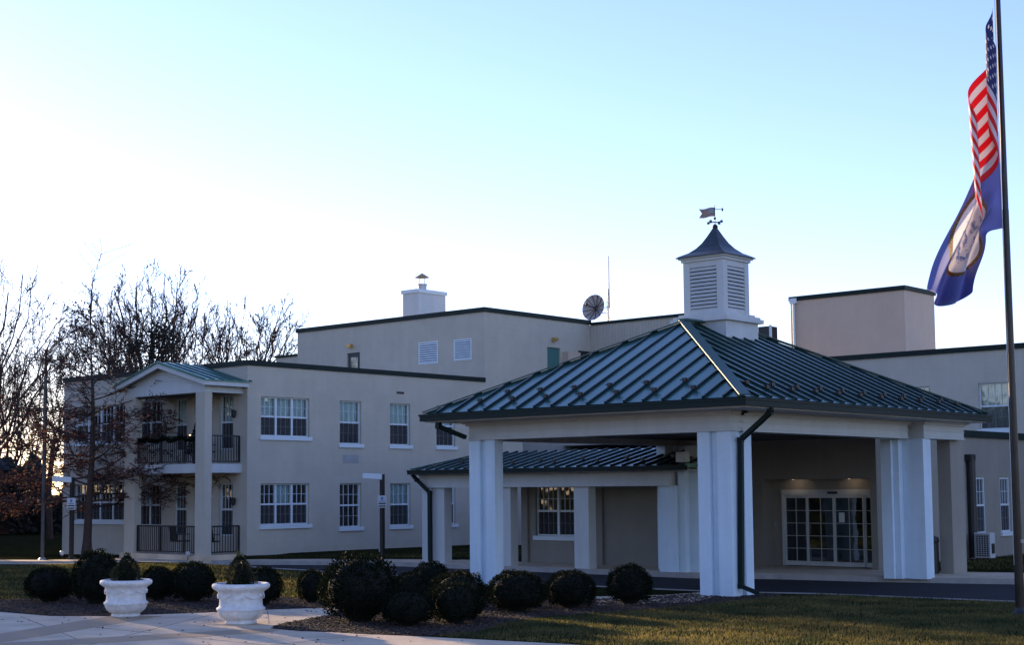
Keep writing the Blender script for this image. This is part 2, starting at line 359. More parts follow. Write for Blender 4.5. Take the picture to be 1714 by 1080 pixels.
blades(9000, [(39.3,12),(39.3,15.9),(38.8,19.7),(52,19.7),(52,12)], .198, 'grass', size=.08)
# mulch chips
def chips(n, poly, name):
    b = MB(); xs = [p[0] for p in poly]; ys = [p[1] for p in poly]; k = 0
    while k < n:
        x = rg.uniform(min(xs), max(xs)); y = rg.uniform(min(ys), max(ys))
        if not inside(x, y, poly): continue
        a = rg.uniform(0, 3.14); l = rg.uniform(.015, .045); z = .124+rg.uniform(0, .02)
        b.bar((x-l*math.cos(a), y-l*math.sin(a), z), (x+l*math.cos(a), y+l*math.sin(a), z+rg.uniform(-.012,.012)), .02, .008); k += 1
    o = b.build(name, CHIP); o['kind'] = 'stuff'; o['label'] = 'loose brown bark mulch chips'; o['category'] = 'mulch'
chips(9000, mul1, 'mulch'); chips(14000, mul2, 'mulch')

b = MB()
for k in range(420):
    x = rg.uniform(14, 24); y = rg.uniform(12, 30)
    z = .136 if inside(x, y, pave) else .15
    v = Vector((rg.gauss(0,1), rg.gauss(0,1), rg.gauss(0,.25))).normalized()*rg.uniform(.02,.04); e_ = v.cross(Vector((0,0,1))).normalized()*.018+Vector((0,0,.006)); p = Vector((x,y,z)); b.quad(p-v,p+e_,p+v,p-e_)
o = b.build('fallen_leaves', DRY); o['kind'] = 'stuff'; o['label'] = 'scattered brown fallen leaves on paving and lawn'; o['category'] = 'leaves'
# ================================================================== RESIDENTIAL WING
XA, YA, XE = 32.85, 40.37, 45.11
wing = thing('residential_wing', 'two storey beige wing at left with green parapet cap and gabled double balcony', 'building', (XA, YA, 0))
def loc_(o, par=None):  # parts are modelled in world space: cancel the parent offset
    for c in kids(o):
        if c.type == 'MESH': c.location = -Vector(o.location)
fY = F('Y', YA); fX = F('X', XA)
wy = [(33.45,35.68,4.35,5.73),(37.15,38.23,4.14,5.73),(39.72,40.81,4.14,5.73),(42.25,43.33,4.14,5.73),
      (33.45,35.68,1.26,2.70),(37.15,38.23,1.10,2.70),(39.72,40.81,1.10,2.70),(42.25,43.33,1.10,2.70)]
b = MB(); fY.wall(b, XA, XE, 0, 6.78, wy)
wx = [(-50.95,-47.6,4.37,5.77),(-50.95,-47.6,1.36,2.76),(-46.88,-45.26,4.2,5.8),(-46.88,-45.26,1.2,2.72),(-44.52,-43.76,3.9,5.8),(-44.52,-43.76,.9,2.72),
      (-43.4,-42.3,3.42,5.8),(-43.4,-42.3,.32,2.72),(-41.93,-41.15,3.9,5.8),(-41.93,-41.15,.9,2.72)]
fX.wall(b, -51.73, -YA, 0, 6.78, wx)
b.quad((XA,51.73,0),(XE,51.73,0),(XE,51.73,6.78),(XA,51.73,6.78)); b.quad((XA,YA,6.6),(XE,YA,6.6),(XE,51.73,6.6),(XA,51.73,6.6))
b.box(XA+.7, XE, YA+.75, 51.6, 3.1, 3.3)
b.build('wall', WALL, wing)
c = MB(); c.box(XA-.05, XE, YA-.05, YA+.25, 6.78, 6.96); c.box(XA-.05, XA+.25, YA+.25, 51.78, 6.78, 6.96); c.box(XA+.25, XE, 51.5, 51.78, 6.78, 6.96)
c.build('parapet_cap', GREEN, wing)
for i, (a0, a1, z0, z1) in enumerate(wy):
    tr = i in (0, 4); fY.window(wing, a0, a1, z0, z1, 3 if tr else 1, 3 if tr else 4, [[1,1,1],[1],[1],[1],[0,1,0],[0],[1],[0]][i], screen=i != 5)
for i, (a0, a1, z0, z1) in enumerate(wx):
    if i in (6, 7):
        d = MB(); fX.box(d, a0, a1, .1, .14, z1-.5, z1-.42); fX.box(d, a0, a0+.1, .1, .15, z0, z1); fX.box(d, a1-.1, a1, .1, .15, z0, z1); fX.box(d, a0+.1, a1-.1, .11, .15, z0, z0+.7)
        dd = d.build('door', FRAME, wing); q = MB(); fX.box(q, a0+.1, a1-.1, .12, .13, z0+.7, z1); q.build('pane', GLASS, dd)
        q = MB(); fX.box(q, a0, a1, .5, .55, z0, z1); q.build('room_backing', ROOM, dd)
    else:
        n = [4,4,2,2,1,1,0,0,1,1][i]
        fX.window(wing, a0, a1, z0, z1, n, 3 if n > 1 else 4, [[1,0,0,0],[0],[0],[1,0],[1],[0],0,0,[1],[0]][i], sill=i < 2)
v = MB(); fY.box(v, 40.08, 40.46, -.02, 0, 6.1, 6.18); v.build('wall_vent', DARK, wing)
v = MB(); fY.box(v, 37.3, 38.08, -.012, 0, 3.44, 3.75); v.build('wall_panel', GREYP, wing)
# balcony porch
px = 31.2
pc = MB()
pc.box(px, px+.32, 40.6, 41.1, .1, 5.8); pc.build('porch_post', WALL, wing, bevel=.01)
pc = MB(); pc.box(px, px+.32, 44.6, 45.2, .1, 5.8); pc.build('porch_post', WALL, wing, bevel=.01)
s_ = MB(); s_.box(px+.06, XA, 40.66, 45.14, 3.07, 3.38); s_.build('balcony_slab', TRIM, wing, bevel=.01)
s_ = MB(); s_.box(px-.1, XA, 40.5, 45.3, 0, .3); s_.build('porch_base', CONC, wing)
s_ = MB(); s_.box(px, px+.3, 40.6, 45.2, 5.8, 6.12); s_.box(px+.3, XA, 40.6, 40.85, 5.8, 6.12); s_.box(px+.3, XA, 44.95, 45.2, 5.8, 6.12); s_.build('porch_beam', TRIM, wing)
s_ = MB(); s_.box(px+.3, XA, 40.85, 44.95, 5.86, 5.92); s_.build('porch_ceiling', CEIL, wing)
cy = 42.9; ez = 6.17; rz_ = 6.88; hw = 2.62
s_ = MB(); i = len(s_.v)
s_.hexa([(px+.06,40.62,6.12),(px+.2,40.62,6.12),(px+.2,45.18,6.12),(px+.06,45.18,6.12),(px+.06,cy-.25,rz_-.1),(px+.2,cy-.25,rz_-.1),(px+.2,cy+.25,rz_-.1),(px+.06,cy+.25,rz_-.1)])
for k in range(6): s_.box(px+.045, px+.06, 40.75+.36*k, 45.05-.36*k, 6.16+.105*k, 6.175+.105*k)
s_.build('gable_siding', TRIM, wing)
s_ = MB()
for sg in (-1, 1):
    s_.hexa([(px-.28,cy+sg*hw,ez-.16),(px-.2,cy+sg*hw,ez-.16),(px-.2,cy,rz_-.16),(px-.28,cy,rz_-.16),(px-.28,cy+sg*hw,ez),(px-.2,cy+sg*hw,ez),(px-.2,cy,rz_),(px-.28,cy,rz_)])
    s_.box(px-.2, XA, cy+sg*hw-.04*sg, cy+sg*hw, ez-.16, ez-.005)
    s_.hexa([(px-.2,cy+sg*(hw-.04),ez-.06),(XA,cy+sg*(hw-.04),ez-.06),(XA,cy,rz_-.06),(px-.2,cy,rz_-.06),(px-.2,cy+sg*(hw-.04),ez-.04),(XA,cy+sg*(hw-.04),ez-.04),(XA,cy,rz_-.04),(px-.2,cy,rz_-.04)])
s_.build('rake_board', TRIM, wing)
s_ = MB()
for sg in (-1, 1):
    s_.hexa([(px-.32,cy+sg*(hw+.05),ez-.01),(XA,cy+sg*(hw+.05),ez-.01),(XA,cy,rz_+.005),(px-.32,cy,rz_+.005),(px-.32,cy+sg*(hw+.05),ez+.03),(XA,cy+sg*(hw+.05),ez+.03),(XA,cy,rz_+.045),(px-.32,cy,rz_+.045)])
    for k in range(6):
        x = px-.28+k*.4; s_.bar((x,cy+sg*(hw+.05),ez+.045), (x,cy,rz_+.06), .035, .05)
s_.build('porch_roof', ROOF, wing)
def railing(a0, a1, ax, P, z0, z1, par):
    f = F(ax, P); r = MB(); f.box(r, a0, a1, -.025, .025, z1-.05, z1); f.box(r, a0, a1, -.02, .02, z0, z0+.04)
    n = int((a1-a0)/.11)
    for k in range(n+1):
        a = a0+(a1-a0)*k/n; h = .03 if k in (0, n) or k % 12 == 0 else .011; f.box(r, a-h, a+h, -h, h, z0, z1-.02)
    return r.build('railing', DARK, par)
for z in (.36, 3.44):
    railing(-44.58, -41.12, 'X', px+.15, z, z+.92, wing); railing(31.55, 32.83, 'Y', 40.78, z, z+.92, wing)
for k, z in enumerate((4.98, 1.95)):
    l_ = MB(); l_.lathe([(.03,.28),(.09,.24),(.07,.05),(.03,0)], (XA-.1, 41.0, z), 8); l_.box(XA-.1, XA, 40.98, 41.02, z+.2, z+.24); l_.build('wall_lantern', DARK, wing)
loc_(wing)
# balcony furniture
def chair(loc, rz, label):
    t = thing('patio_chair', label, 'chair', loc, rz, 'patio chairs on the porch')
    b = MB(); b.box(-.25,.25,-.25,.25,.40,.45); b.build('seat', DARK, t)
    b = MB(); b.hexa([(-.25,.2,.45),(.25,.2,.45),(.25,.25,.45),(-.25,.25,.45),(-.22,.3,.95),(.22,.3,.95),(.22,.34,.95),(-.22,.34,.95)]); b.build('backrest', DARK, t)
    for sx in (-1,1):
        for sy in (-1,1): b = MB(); b.tube([(sx*.22,sy*.22,.42),(sx*.25,sy*.27,0)], .018, 6); b.build('leg', LAMPW, t)
        b = MB(); b.bar((sx*.27,-.24,.66),(sx*.27,.27,.66), .04,.03); b.build('armrest', DARK, t)
    return t
chair((31.95,42.9,.3), R(80), 'black patio chair with pale legs on ground floor porch left of the tall front post')
chair((32.1,41.45,.3), R(120), 'black patio chair on ground floor porch right of the tall front post')
chair((32.0,41.6,3.38), R(100), 'black patio chair on upper balcony behind the right railing')
t = thing('potted_evergreen', 'small dark evergreen in a pot on the upper balcony beside the tall post', 'potted plant', (31.75,41.75,3.38))
b = MB(); b.lathe([(.13,0),(.18,.28),(.2,.28),(.2,.32)], n=16); b.build('pot', BLACKP, t)
b = MB(); rr = random.Random(5)
for k in range(1600):
    h = rr.random()**1.3; r_ = (1-h)*.42*math.sqrt(rr.random()); a = rr.uniform(0,6.28); p = Vector((r_*math.cos(a), r_*math.sin(a), .35+h*1.15))
    d = Vector((rr.gauss(0,1),rr.gauss(0,1),rr.gauss(0,1))).normalized()*.05; e = d.orthogonal()*.5; b.quad(p-d, p+e, p+d, p-e)
b.build('foliage', LEAF, t)
b = MB(); b.lathe([(.02,0),(.03,.03),(.02,.06)], (31.55-31.75, .12, .95), 8); b.build('fairy_light', emis('warm_bulb', (1,.6,.25), 6), t)
# garland on upper rail
b = MB()
for k in range(1500):
    y = rr.uniform(41.15, 44.55); z = 4.33 - .12*abs(math.sin((y-41.1)*3.2)) + rr.gauss(0,.04); p = Vector((31.33+rr.gauss(0,.04), y, z))
    d = Vector((rr.gauss(0,1),rr.gauss(0,1),rr.gauss(0,1))).normalized()*.05; e = d.orthogonal()*.4; b.quad(p-d, p+e, p+d, p-e)
tag(b.build('garland', LEAF), 'dark green garland draped along the upper balcony railing', 'garland')

# ================================================================== MAIN BLOCK (three storeys) + siding block
blk = thing('main_block', 'tall beige middle block with green cap, two white louvred vents and a rooftop chimney', 'building', (XE, YA, 0))
f1 = F('X', XE); f2 = F('Y', YA); b = MB()
f1.wall(b, -51.87, -YA, 0, 9.66, [(-48.55,-47.72,6.65,8.5)]); f2.wall(b, XE, 52.07, 0, 9.66, [(49.11,49.99,6.4,8.48)])
b.quad((XE,51.87,0),(52.07,51.87,0),(52.07,51.87,9.66),(XE,51.87,9.66)); b.quad((XE,YA,9.5),(52.07,YA,9.5),(52.07,51.87,9.5),(XE,51.87,9.5))
b.box(XE+.05, 50, 51.87, 53.42, 0, 8.6)
b.build('wall', WALL, blk)
c = MB(); c.box(XE-.06, 52.12, YA-.06, YA+.25, 9.66, 9.85); c.box(XE-.06, XE+.25, YA+.25, 51.93, 9.66, 9.85); c.box(XE-.01, 50, 51.93, 53.47, 8.6, 8.70); c.build('parapet_cap', GREEN, blk)
def vent(f, a0, a1, z0, z1, par):
    b = MB(); t = .05
    for (p, q, r_, s2) in ((a0-t,a1+t,z1,z1+t),(a0-t,a1+t,z0-t,z0),(a0-t,a0,z0,z1),(a1,a1+t,z0,z1)): f.box(b, p, q, -.03, 0, r_, s2)
    n = 9
    for k in range(n):
        z = z0+(z1-z0)*(k+.5)/n; h = (z1-z0)/n
        p = [f.p(a0,-.035,z-h*.36), f.p(a1,-.035,z-h*.36), f.p(a1,-.004,z+h*.30), f.p(a0,-.004,z+h*.30)]; b.quad(*p)
        b.quad(f.p(a0,-.035,z-h*.36), f.p(a1,-.035,z-h*.36), f.p(a1,-.004,z-h*.36), f.p(a0,-.004,z-h*.36))
    v = b.build('louvre_vent', FRAME, par); d = MB(); f.box(d, a0, a1, -.003, -.001, z0, z1); d.build('vent_backing', DARK, v)
vent(f1, -44.04, -43.02, 7.76, 8.6, blk); vent(f1, -42.0, -41.12, 7.79, 8.57, blk)
d = MB(); f1.box(d, -48.55, -47.72, .08, .12, 6.65, 8.5); dd = d.build('door', mat('dark_blue_door', (.03,.05,.055), .5), blk)
d = MB(); f1.box(d, -48.35, -47.92, .06, .08, 7.5, 8.3); d.build('pane', GLASS, dd)
d = MB(); f2.box(d, 49.11, 49.99, .08, .12, 6.4, 8.48); d.build('door', mat('green_door', (.05,.16,.15), .5), blk)
def floodlight(f, a, z, par):
    l = MB(); f.box(l, a-.09, a+.09, -.18, 0, z-.07, z+.09); f.box(l, a-.12, a+.12, -.22, -.16, z-.02, z+.1); l.build('wall_light', BRASS, par)
floodlight(f1, -48.25, 8.78, blk); floodlight(f2, 49.5, 8.8, blk)
d = MB(); f2.box(d, 50.1, 50.95, -.35, 0, 7.9, 8.33); d.build('hvac_box', WARM, blk)
d = MB(); f2.box(d, 51.24, 52.0, -.03, 0, 8.0, 8.46); d.build('dark_grille', DARK, blk)
ch = MB(); cx0, cy0 = 47.2, 46.15; ch.box(cx0, cx0+1.75, cy0, cy0+.98, 9.4, 11.2); chp = ch.build('chimney', TRIM, blk)
c = MB(); c.box(cx0-.06, cx0+1.81, cy0-.06, cy0+1.04, 11.2, 11.36); c.build('chimney_coping', FRAME, chp)
c = MB(); kx, ky = cx0+.75, cy0+.5; c.lathe([(.2,11.36),(.2,11.62),(.23,11.62),(.23,11.68)], (kx,ky,0), 16)
for a in range(4): c.bar((kx+.15*math.cos(a*1.57),ky+.15*math.sin(a*1.57),11.68),(kx+.15*math.cos(a*1.57),ky+.15*math.sin(a*1.57),12.0),.02)
c.build('flue', STEEL, chp)
c = MB(); c.lathe([(.34,11.98),(.3,12.0),(.05,12.16),(.02,12.17)], (kx,ky,0), 20); c.build('flue_cap', BRASS, chp)
loc_(blk)
sb = thing('siding_block', 'beige ribbed metal sided block rising behind the canopy roof', 'building', (52.07, 32, 0))
b = MB(); b.box(52.07, 53.3, 33.6, YA, 0, 9.62)
for k in range(40):
    y = YA-.1-k*.16; b.box(52.045, 52.07, y-.02, y, 4, 9.60)
b.build('wall', WALL, sb); c = MB(); c.box(52.0, 53.36, 33.55, YA-.07, 9.62, 9.74); c.build('roof_edge', GREEN, sb)
loc_(sb)
t = thing('equipment_screen', 'dark rooftop equipment screen with white edge right of the cupola', 'roof equipment', (52.2,31.5,7.4))
b = MB(); b.box(0,.6,-.12,.4,0,1.5); b.build('screen_panel', DARK, t); b = MB(); b.box(-.03,.1,-.17,-.12,0,1.54); b.build('edge_trim', FRAME, t)
lat = -rt
# dish + antenna
t = thing('satellite_dish', 'round mesh satellite dish on the siding block roof', 'satellite dish', (52.9,40.1,9.62))
b = MB(); n = 24; prev = None; N = (lat*.62-Vector((fw.x,fw.y,0))*.75+Vector((0,0,.18))).normalized(); X = N.orthogonal().normalized(); Y = N.cross(X)
C = Vector((-.1,.62,.9))
for ri in range(7):
    r_ = .60*ri/6
    for j in range(n): a = 6.2832*j/n; b.v.append(tuple(C+(X*math.cos(a)+Y*math.sin(a))*r_+N*(.22*(r_/.60)**2-.22)))
for ri in range(6):
    for j in range(n): a = ri*n+j; c_ = ri*n+(j+1) % n; b.f.append((a, c_, c_+n, a+n))
b.build('reflector', mat('dish_grey', (.36,.33,.33), .6, noise=.3, nscale=7), t, smooth=True)
b = MB()
for j in range(12):
    a = 6.2832*j/12; b.bar(C+(X*math.cos(a)+Y*math.sin(a))*.60, C-N*.24, .025)
b.build('ribs', DARK, t)
b = MB(); b.tube([C-N*.2, C+N*.52], .02, 6); b.lathe([(.05,0),(.07,.06),(.05,.12)], tuple(C+N*.52-Vector((0,0,.06))), 8); b.build('feed_horn', DARK, t)
b = MB(); b.tube([(0,-.1,0),(0,-.1,1.35)], .035, 8); b.bar((0,-.1,.85), C-N*.22, .03); b.bar((0,-.1,.6), C-N*.22-Vector((0,0,.2)), .03); b.bar((-.1,-.35,.1),(0,-.1,.6),.03); b.build('mast', STEEL, t)
t = thing('antenna', 'tall thin whip antenna behind the satellite dish', 'antenna', (52.12,39.36,9.62))
b = MB(); b.tube([(0,0,0),(0,0,1.55)], .03, 6); b.build('mast', STEEL, t)
b = MB(); b.tube([(.06,0,.7),(.06,0,3.0)], [.035,.022], 6); b.build('whip', GREYP, t)

# ================================================================== RIGHT WING, TOWER, LOW BLOCK
rw = thing('right_wing', 'beige two storey wing at right with green cap behind the flagpole', 'building', (52.07, 28, 0))
f3 = F('X', 52.07); b = MB(); ops = [(-22.76,-21.66,4.45,6.12),(-25.7,-24.6,4.45,6.12),(-18.6,-17.5,4.45,6.12)]
f3.wall(b, -31.9, -10, 0, 7.28, ops); b.quad((52.07,10,7.15),(70,10,7.15),(70,31.9,7.15),(52.07,31.9,7.15)); b.quad((52.07,10,0),(70,10,0),(70,10,7.28),(52.07,10,7.28)); b.quad((70,10,0),(70,31.9,0),(70,31.9,7.15),(70,10,7.15)); b.quad((52.07,31.9,0),(70,31.9,0),(70,31.9,7.15),(52.07,31.9,7.15))
b.build('wall', WALL, rw); c = MB(); c.box(52.0,52.32,9.95,31.9,7.28,7.47); c.build('parapet_cap', GREEN, rw)
for o in ops: f3.window(rw, *o, 1, 4, [2])
loc_(rw)
tw = thing('rooftop_tower', 'plain beige rooftop tower with green cap above the right wing', 'building', (55, 27, 7.15))
b = MB(); b.box(55, 57.65, 26.93, 32.03, 7.16, 10.2); b.build('wall', WARM, tw)
c = MB(); c.box(54.94, 57.71, 26.87, 32.09, 10.2, 10.38); c.build('parapet_cap', GREEN, tw)
c = MB(); c.tube([(54.93,31.85,7.3),(54.93,31.85,10.1)], .055, 8); c.box(54.86,55,31.7,32.0,10.08,10.3); c.build('downspout', FRAME, tw)
loc_(tw)
LAMPS = []
lb = thing('entrance_block', 'single storey beige entrance block with sliding glass doors under the canopy', 'building', (38.4, 20, 0))
f4 = F('Y', 19.8); b = MB(); ops = [(44.75,45.5,.97,2.69),(46.67,47.38,.97,2.69)]
f4.wall(b, 38.4, 52.07, 0, 3.93, ops)
f5 = F('X', 38.4); f5.wall(b, -25.55, -19.8, 0, 3.93, [(-23.45,-20.0,.0,2.66)], .55)
f6 = F('Y', 25.55); b.quad((36.3,25.55,0),(38.4,25.55,0),(38.4,25.55,3.93),(36.3,25.55,3.93))
f7 = F('X', 36.3); wl = [(-30.40,-28.68,.98,2.52)]; f7.wall(b, -30.9, -25.55, 0, 3.6, wl)
b.quad((36.3,30.9,0),(45.1,30.9,0),(45.1,30.9,3.93),(36.3,30.9,3.93)); b.quad((45.1,30.9,0),(52.07,30.9,0),(52.07,30.9,3.93),(45.1,30.9,3.93))
b.quad((38.4,19.8,3.85),(52.07,19.8,3.85),(52.07,30.9,3.85),(38.4,30.9,3.85)); b.quad((36.3,25.55,3.6),(38.4,25.55,3.6),(38.4,30.9,3.6),(36.3,30.9,3.6))
b.build('wall', WALL_SHADE, lb)
c = MB(); c.box(38.5,52.07,19.72,20.02,3.93,4.14); c.build('parapet_cap', GREEN, lb)
for o in ops: f4.window(lb, *o, 1, 3, [0], D=.01)
f7.window(lb, *wl[0], 2, 4, [0])
# pilaster strips on the link wall
for (p_, q_) in ((27.7,27.95),(30.65,30.9)): c = MB(); c.box(36.2,36.3,p_,q_,0.14,3.4); c.build('pilaster', WALL_SHADE, lb)
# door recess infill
c = MB(); f5.box(c, -23.45, -23.12, .55, .62, .14, 2.66); f5.box(c, -20.1, -20.0, .55, .62, .14, 2.66); f5.box(c, -23.12, -20.1, .55, .62, 2.36, 2.66); c.build('door_surround', WALL_SHADE, lb)
c = MB(); D = .5
f5.box(c, -23.12, -20.1, D, D+.1, 2.2, 2.36); f5.box(c, -23.12, -23.05, D, D+.1, .15, 2.2); f5.box(c, -20.17, -20.1, D, D+.1, .15, 2.2)
dd = c.build('door_header', TRIM, lb)
edges = [-23.05,-22.3,-21.42,-20.48,-20.17]
for k in range(4):
    a0, a1 = edges[k], edges[k+1]; c = MB(); t_ = .045; off = .02 if k in (1,2) else .05
    f5.box(c,a0,a0+t_,D+off,D+off+.04,.16,2.2); f5.box(c,a1-t_,a1,D+off,D+off+.04,.16,2.2); f5.box(c,a0+t_,a1-t_,D+off,D+off+.04,2.12,2.2); f5.box(c,a0+t_,a1-t_,D+off,D+off+.04,.16,.29)
    for r_ in range(1,5): z = .29+1.83*r_/5; f5.box(c,a0+t_,a1-t_,D+off+.01,D+off+.03,z-.008,z+.008)
    if a1-a0 > .5: f5.box(c,(a0+a1)/2-.008,(a0+a1)/2+.008,D+off+.011,D+off+.029,.29,2.12)
    dr = c.build('sliding_door', TRIM, lb); q = MB(); f5.box(q,a0+t_,a1-t_,D+off+.035,D+off+.038,.29,2.12); q.build('pane', DGLASS, dr)
c = MB(); f5.box(c,-21.57,-21.28,D-.06,D,2.24,2.3); c.build('door_sensor', BLACKP, lb)
c = MB(); f5.box(c,-21.26,-21.08,D+.005,D+.015,1.42,1.7); c.build('notice_sheet', FRAME, lb)
c = MB(); f5.box(c,-23.4,-23.32,.5,.55,1.25,1.42); c.build('keypad', GREYP, lb)
c = MB(); c.box(39.6,39.65,20,23.5,.1,2.7); c.build('room_backing', ROOM, lb)
for y in (22.55, 20.75):
    c = MB(); c.lathe([(.03,0),(.03,.012)], (38.62,y,2.652), 12); c.build('downlight', emis('downlight_glow%d' % int(y), (1,.82,.6), .35), lb)
    ld = bpy.data.lights.new('downlight_lamp', 'SPOT'); ld.energy = .5; ld.spot_size = R(120); ld.color = (1,.75,.55); ld.shadow_soft_size = .05
    lo = bpy.data.objects.new('downlight_lamp', ld); COL.objects.link(lo); lo.location = (38.62-38.4,y-20,2.60); lo.parent = lb; LAMPS.append(lo)
    lo.rotation_euler = (Vector((.30,0,-.16))).to_track_quat('-Z','Y').to_euler()
c = MB(); c.box(37.6,38.4,17.26,17.62,.14,3.64); c.build('pier', WALL_SHADE, lb)
c = MB(); c.tube([(44.3,19.68,.25),(44.3,19.68,3.25)], .13, 10); c.box(44.12,44.48,19.6,19.8,3.2,3.4); c.build('downspout', DARK, lb)
loc_(lb)
ac = thing('air_conditioner', 'pale outdoor air conditioning unit standing on grass beside the right wall', 'air conditioner', (43.9,18.98,.2))
b = MB(); b.box(0,.36,0,.5,.06,.82); b.build('housing', LAMPW, ac, bevel=.015)
b = MB()
for k in range(11): b.box(-.015,0,.03,.47,.1+.062*k,.112+.062*k)
for k in range(6): b.box(-.014,-.002,.04+.08*k,.05+.08*k,.1,.74)
b.build('grille', LAMPW, ac); b = MB(); b.box(-.004,-.001,.03,.47,.1,.76); b.build('coil', DARK, ac)
b = MB(); b.box(.08,.28,-.02,0,.2,.5); b.build('service_panel', DARK, ac)
for y in (.05,.4): b = MB(); b.box(0,.36,y,y+.05,0,.06); b.build('foot', DARK, ac)
tc = thing('litter_bin', 'tall black litter bin standing behind the right canopy column', 'bin', (37.5,17.82,.14))
b = MB(); b.lathe([(.16,0),(.19,.02),(.19,.8),(.17,.82)], n=20); b.build('body', BLACKP, tc, smooth=False); b = MB(); b.lathe([(.2,.82),(.21,.86),(.19,.95),(.1,.99)], n=20); b.build('lid', BLACKP, tc)

# ================================================================== ENTRANCE CANOPY
cn = thing('entrance_canopy', 'white columned drive-through canopy with green standing seam hip roof and cupola', 'canopy', (32, 21, 0))
x0, x1, y0, y1 = 26.3, 38.3, 16.4, 25.7; EZ = 4.30; SL = .485; ym = (y0+y1)/2; hwid = (y1-y0)/2; RZ = EZ+hwid*SL
xr0, xr1 = x0+hwid, x1-hwid
e = .12  # roof overhang past gutter inner line
A = (x0+.05,y0+.05,EZ); B = (x1-.05,y0+.05,EZ); Cc = (x1-.05,y1-.05,EZ); Dd = (x0+.05,y1-.05,EZ); P = (xr0,ym,RZ); Q = (xr1,ym,RZ)
b = MB(); b.tri(Dd, A, P); b.quad(A, B, Q, P); b.tri(B, Cc, Q); b.quad(Cc, Dd, P, Q)
roof = b.build('roof', ROOF, cn)
ribs = MB(); guards = []
def rib(p, q, nrm):
    n = Vector(nrm).normalized(); p = Vector(p)+n*.03; q = Vector(q)+n*.03; ribs.bar(p, q, .045, .05, upv=n)
nX = (-SL,0,1); nY = (0,-SL,1)
N = 17; sp = (y1-y0-.1)/(N+1)
for k in range(1, N+1):
    y = y0+.05+sp*k; run = min(y-y0-.05, y1-.05-y); rib((x0+.05,y,EZ), (x0+.05+run,y,EZ+run*SL), nX)
    t_ = .42 if k % 2 else .85
    if run > t_+.2: guards.append(((x0+.05+t_, y, EZ+t_*SL+.05), 0))
    rib((x1-.05,y,EZ), (x1-.05-run,y,EZ+run*SL), (SL,0,1))
N2 = 22; sp2 = (x1-x0-.1)/(N2+1)
for k in range(1, N2+1):
    x = x0+.05+sp2*k; run = min(x-x0-.05, x1-.05-x, hwid-.05); rib((x,y0+.05,EZ), (x,y0+.05+run,EZ+run*SL), nY)
    rib((x,y1-.05,EZ), (x,y1-.05-run,EZ+run*SL), (0,SL,1))
    t_ = .42 if k % 2 else .6
    if run > t_+.1: guards.append(((x, y0+.05+t_, EZ+t_*SL+.05), 1))
ribs.build('seam', RIB, roof)
caps = MB()
for c_, pk in ((A,P),(B,Q),(Cc,Q),(Dd,P)): caps.bar(Vector(c_)+Vector((0,0,.035)), Vector(pk)+Vector((0,0,.045)), .24, .025)
caps.bar((xr0-.05,ym,RZ+.06),(xr1+.05,ym,RZ+.06),.28,.05)
caps.build('hip_cap', mat('hip_cap_metal', (.035,.09,.085), .5), roof)
gm = None
for (p, ax) in guards:
    if gm is None or ax not in gm:
        gm = gm or {}
        b = MB(); (b.box(-.03,.03,-.05,.05,-.02,.07) if ax == 0 else b.box(-.05,.05,-.03,.03,-.02,.07)); b.v = [tuple(q) for q in b.v]
        (b.box(-.012,.012,-.12,.12,.02,.045) if ax == 0 else b.box(-.12,.12,-.012,.012,.02,.045))
        o = b.build('snow_guard', DARK, roof); gm[ax] = o
    else: o = gm[ax].copy(); COL.objects.link(o)
    o.location = p
gt = MB()   # K-style gutter
def gut(mb, x0, x1, y0, y1, z0, z1, w=.13):
    mb.box(x0,x0+w,y0,y1,z0,z1); mb.box(x0+w,x1-w,y0,y0+w,z0,z1); mb.box(x1-w,x1,y0,y1,z0,z1); mb.box(x0+w,x1-w,y1-w,y1,z0,z1)
    mb.box(x0-.02,x0,y0-.02,y1+.02,z1-.04,z1+.01); mb.box(x0,x1+.02,y0-.02,y0,z1-.04,z1+.01)
gut(gt, x0, x1, y0, y1, 4.11, 4.27); gt.build('gutter', GREEN, cn)
# soffit ring + frieze
fx0, fy0, fy1, fx1 = 27.25, 17.4, 24.93, 38.05
s_ = MB(); s_.box(x0+.1, x1-.1, y0+.1, fy0+.02, 4.085, 4.12); s_.box(x0+.1, x1-.1, fy1-.02, y1-.1, 4.085, 4.12); s_.box(x0+.1, fx0+.02, fy0+.02, fy1-.02, 4.085, 4.12); s_.build('soffit', TRIM, cn)
s_ = MB()
def beam(mb, a0, a1, b0, b1):
    mb.box(a0,a1,b0,b1,3.64,4.084)
    for (o_, z0, z1) in ((.06,3.99,4.083),(.12,4.04,4.082),(.02,3.84,3.858),(.02,3.70,3.715),(.03,3.642,3.665)): mb.box(a0-o_, a1+o_, b0-o_, b1+o_, z0, z1)
beam(s_, fx0, fx0+.42, fy0, fy1); beam(s_, fx0+.42, 35.5, fy0, fy0+.42); beam(s_, fx0+.42, 38.39, fy1-.42, fy1)
beam(s_, 35.66, 38.0, 17.05, 17.55)
s_.build('frieze', TRIM, cn)
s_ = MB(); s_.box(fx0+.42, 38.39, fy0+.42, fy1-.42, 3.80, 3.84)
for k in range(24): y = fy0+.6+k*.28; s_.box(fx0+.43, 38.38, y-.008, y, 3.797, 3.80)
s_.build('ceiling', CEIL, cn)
def column(cx, cy, sx, sy, px_=.35, gap=.18, p2=.31, zb=-.02, leg=.31):
    b = MB()
    def bx(xa, xb, ya, yb, zt=3.638): b.box(cx+sx*xa, cx+sx*xb, cy+sy*ya, cy+sy*yb, zb, zt)
    bx(0, px_, 0, px_); bx(px_+gap, px_+gap+p2, 0, leg); bx(0, leg, px_+gap, px_+gap+p2)
    bx(px_, px_+gap, .09, .25, 3.636); bx(.09, .25, px_, px_+gap, 3.636)
    return b.build('column', WHITE, cn, bevel=.012)
